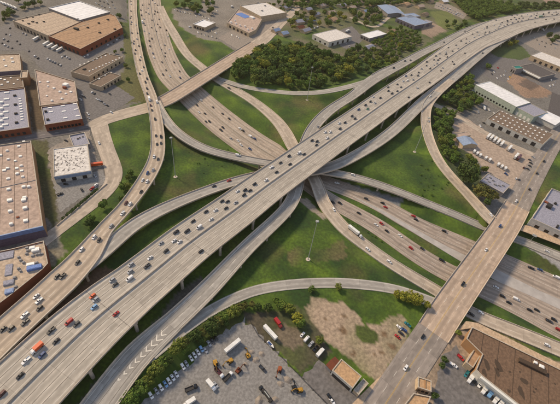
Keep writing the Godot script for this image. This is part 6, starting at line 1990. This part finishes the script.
func heap(px: float, py: float) -> void:
	var g := at(px, py, 0.2)
	g.y = 0.08
	var o := thing("gravel_heap", "low heap of brown gravel beside the machines in the yard", "heap", g, rng.randf() * TAU, "gravel heaps in the yard")
	var st := st_new()
	var R := rng.randf_range(1.4, 2.6)
	var seg := 12
	var prev := []
	for j in 5:
		var f := 1.0 - j / 4.0
		var cur := []
		for i in seg:
			var a := TAU * i / seg
			var rr := R * f * rng.randf_range(0.85, 1.12)
			cur.append(Vector3(cos(a) * rr, (1.0 - pow(f, 1.4)) * R * 0.42, sin(a) * rr * 0.75))
		if j > 0:
			for i in seg:
				var i2 := (i + 1) % seg
				quad(st, prev[i], cur[i], cur[i2], prev[i2])
		prev = cur
	part("mound", fin(st), M.gravel_lot, o)

func build_all() -> void:
	build_roads()
	index_stamps()
	for a in pending:
		build_piers(a[0], a[1], a[2], a[3], a[4], a[5], a[6])
	paint_land()
	build_ground()
	build_pavements()
	print("ground ", Time.get_ticks_msec())
	build_buildings()
	build_trees()
	print("trees ", Time.get_ticks_msec())
	build_vehicles()
	build_furniture()
	for k in protos:
		protos[k].free()

func _ready() -> void:
	rng.seed = 4177
	setup_view()
	# camera
	var cam := Camera3D.new()
	cam.name = "camera"
	cam.fov = rad_to_deg(2.0 * atan(202.0 / FOC))
	cam.far = 6000.0
	cam.near = 1.0
	add_child(cam)
	cam.transform = Transform3D(Basis(Vector3(n1, 0, 0) - up0 * n0, Vector3(n0, 0, 0) + up0 * n1, -fwd), Vector3(0, CAM_H * WORLD, 0))
	cam.current = true
	# sky
	var env := Environment.new()
	var sky := Sky.new()
	var sm := ProceduralSkyMaterial.new()
	sm.sky_top_color = Color(0.62, 0.68, 0.78)
	sm.sky_horizon_color = Color(0.86, 0.80, 0.72)
	sm.sky_curve = 0.2
	sm.ground_bottom_color = Color(0.25, 0.25, 0.2)
	sm.ground_horizon_color = Color(0.6, 0.57, 0.5)
	sky.sky_material = sm
	env.background_mode = Environment.BG_SKY
	env.sky = sky
	env.background_energy_multiplier = 0.64
	env.tonemap_mode = Environment.TONE_MAPPER_LINEAR
	env.tonemap_exposure = 1.58
	env.sdfgi_enabled = true
	env.ssao_enabled = true
	env.ssil_enabled = true
	env.fog_enabled = true
	env.fog_density = 0.00004
	env.fog_light_color = Color(0.95, 0.90, 0.82)
	var we := WorldEnvironment.new()
	we.name = "environment"
	we.environment = env
	add_child(we)
	# low, veiled sun over the upper left of the view
	var sun := DirectionalLight3D.new()
	sun.name = "sun"
	sun.light_energy = 0.95
	sun.light_color = Color(1.0, 0.90, 0.76)
	sun.light_angular_distance = 10.0
	sun.shadow_enabled = true
	add_child(sun)
	sun.look_at_from_position(Vector3(-66, 58, -40), Vector3.ZERO)

	fn.seed = 11
	fn.frequency = 0.035
	fn.fractal_octaves = 4
	fn2.seed = 5
	fn2.frequency = 0.012
	fn2.fractal_octaves = 4
	make_materials()
	print("materials ", Time.get_ticks_msec())
	build_all()
	# the layout above is in units of a 200 m camera height; the cars show that it is higher: enlarge the place, not the vehicles
	for o in get_children():
		if o is Node3D and not (o is Camera3D or o is Light3D):
			o.position *= WORLD
			if not o.get_meta("category", "") in ["car", "pickup truck", "van", "truck", "trailer", "excavator", "boat"]:
				o.scale *= WORLD
	print("done ", Time.get_ticks_msec())
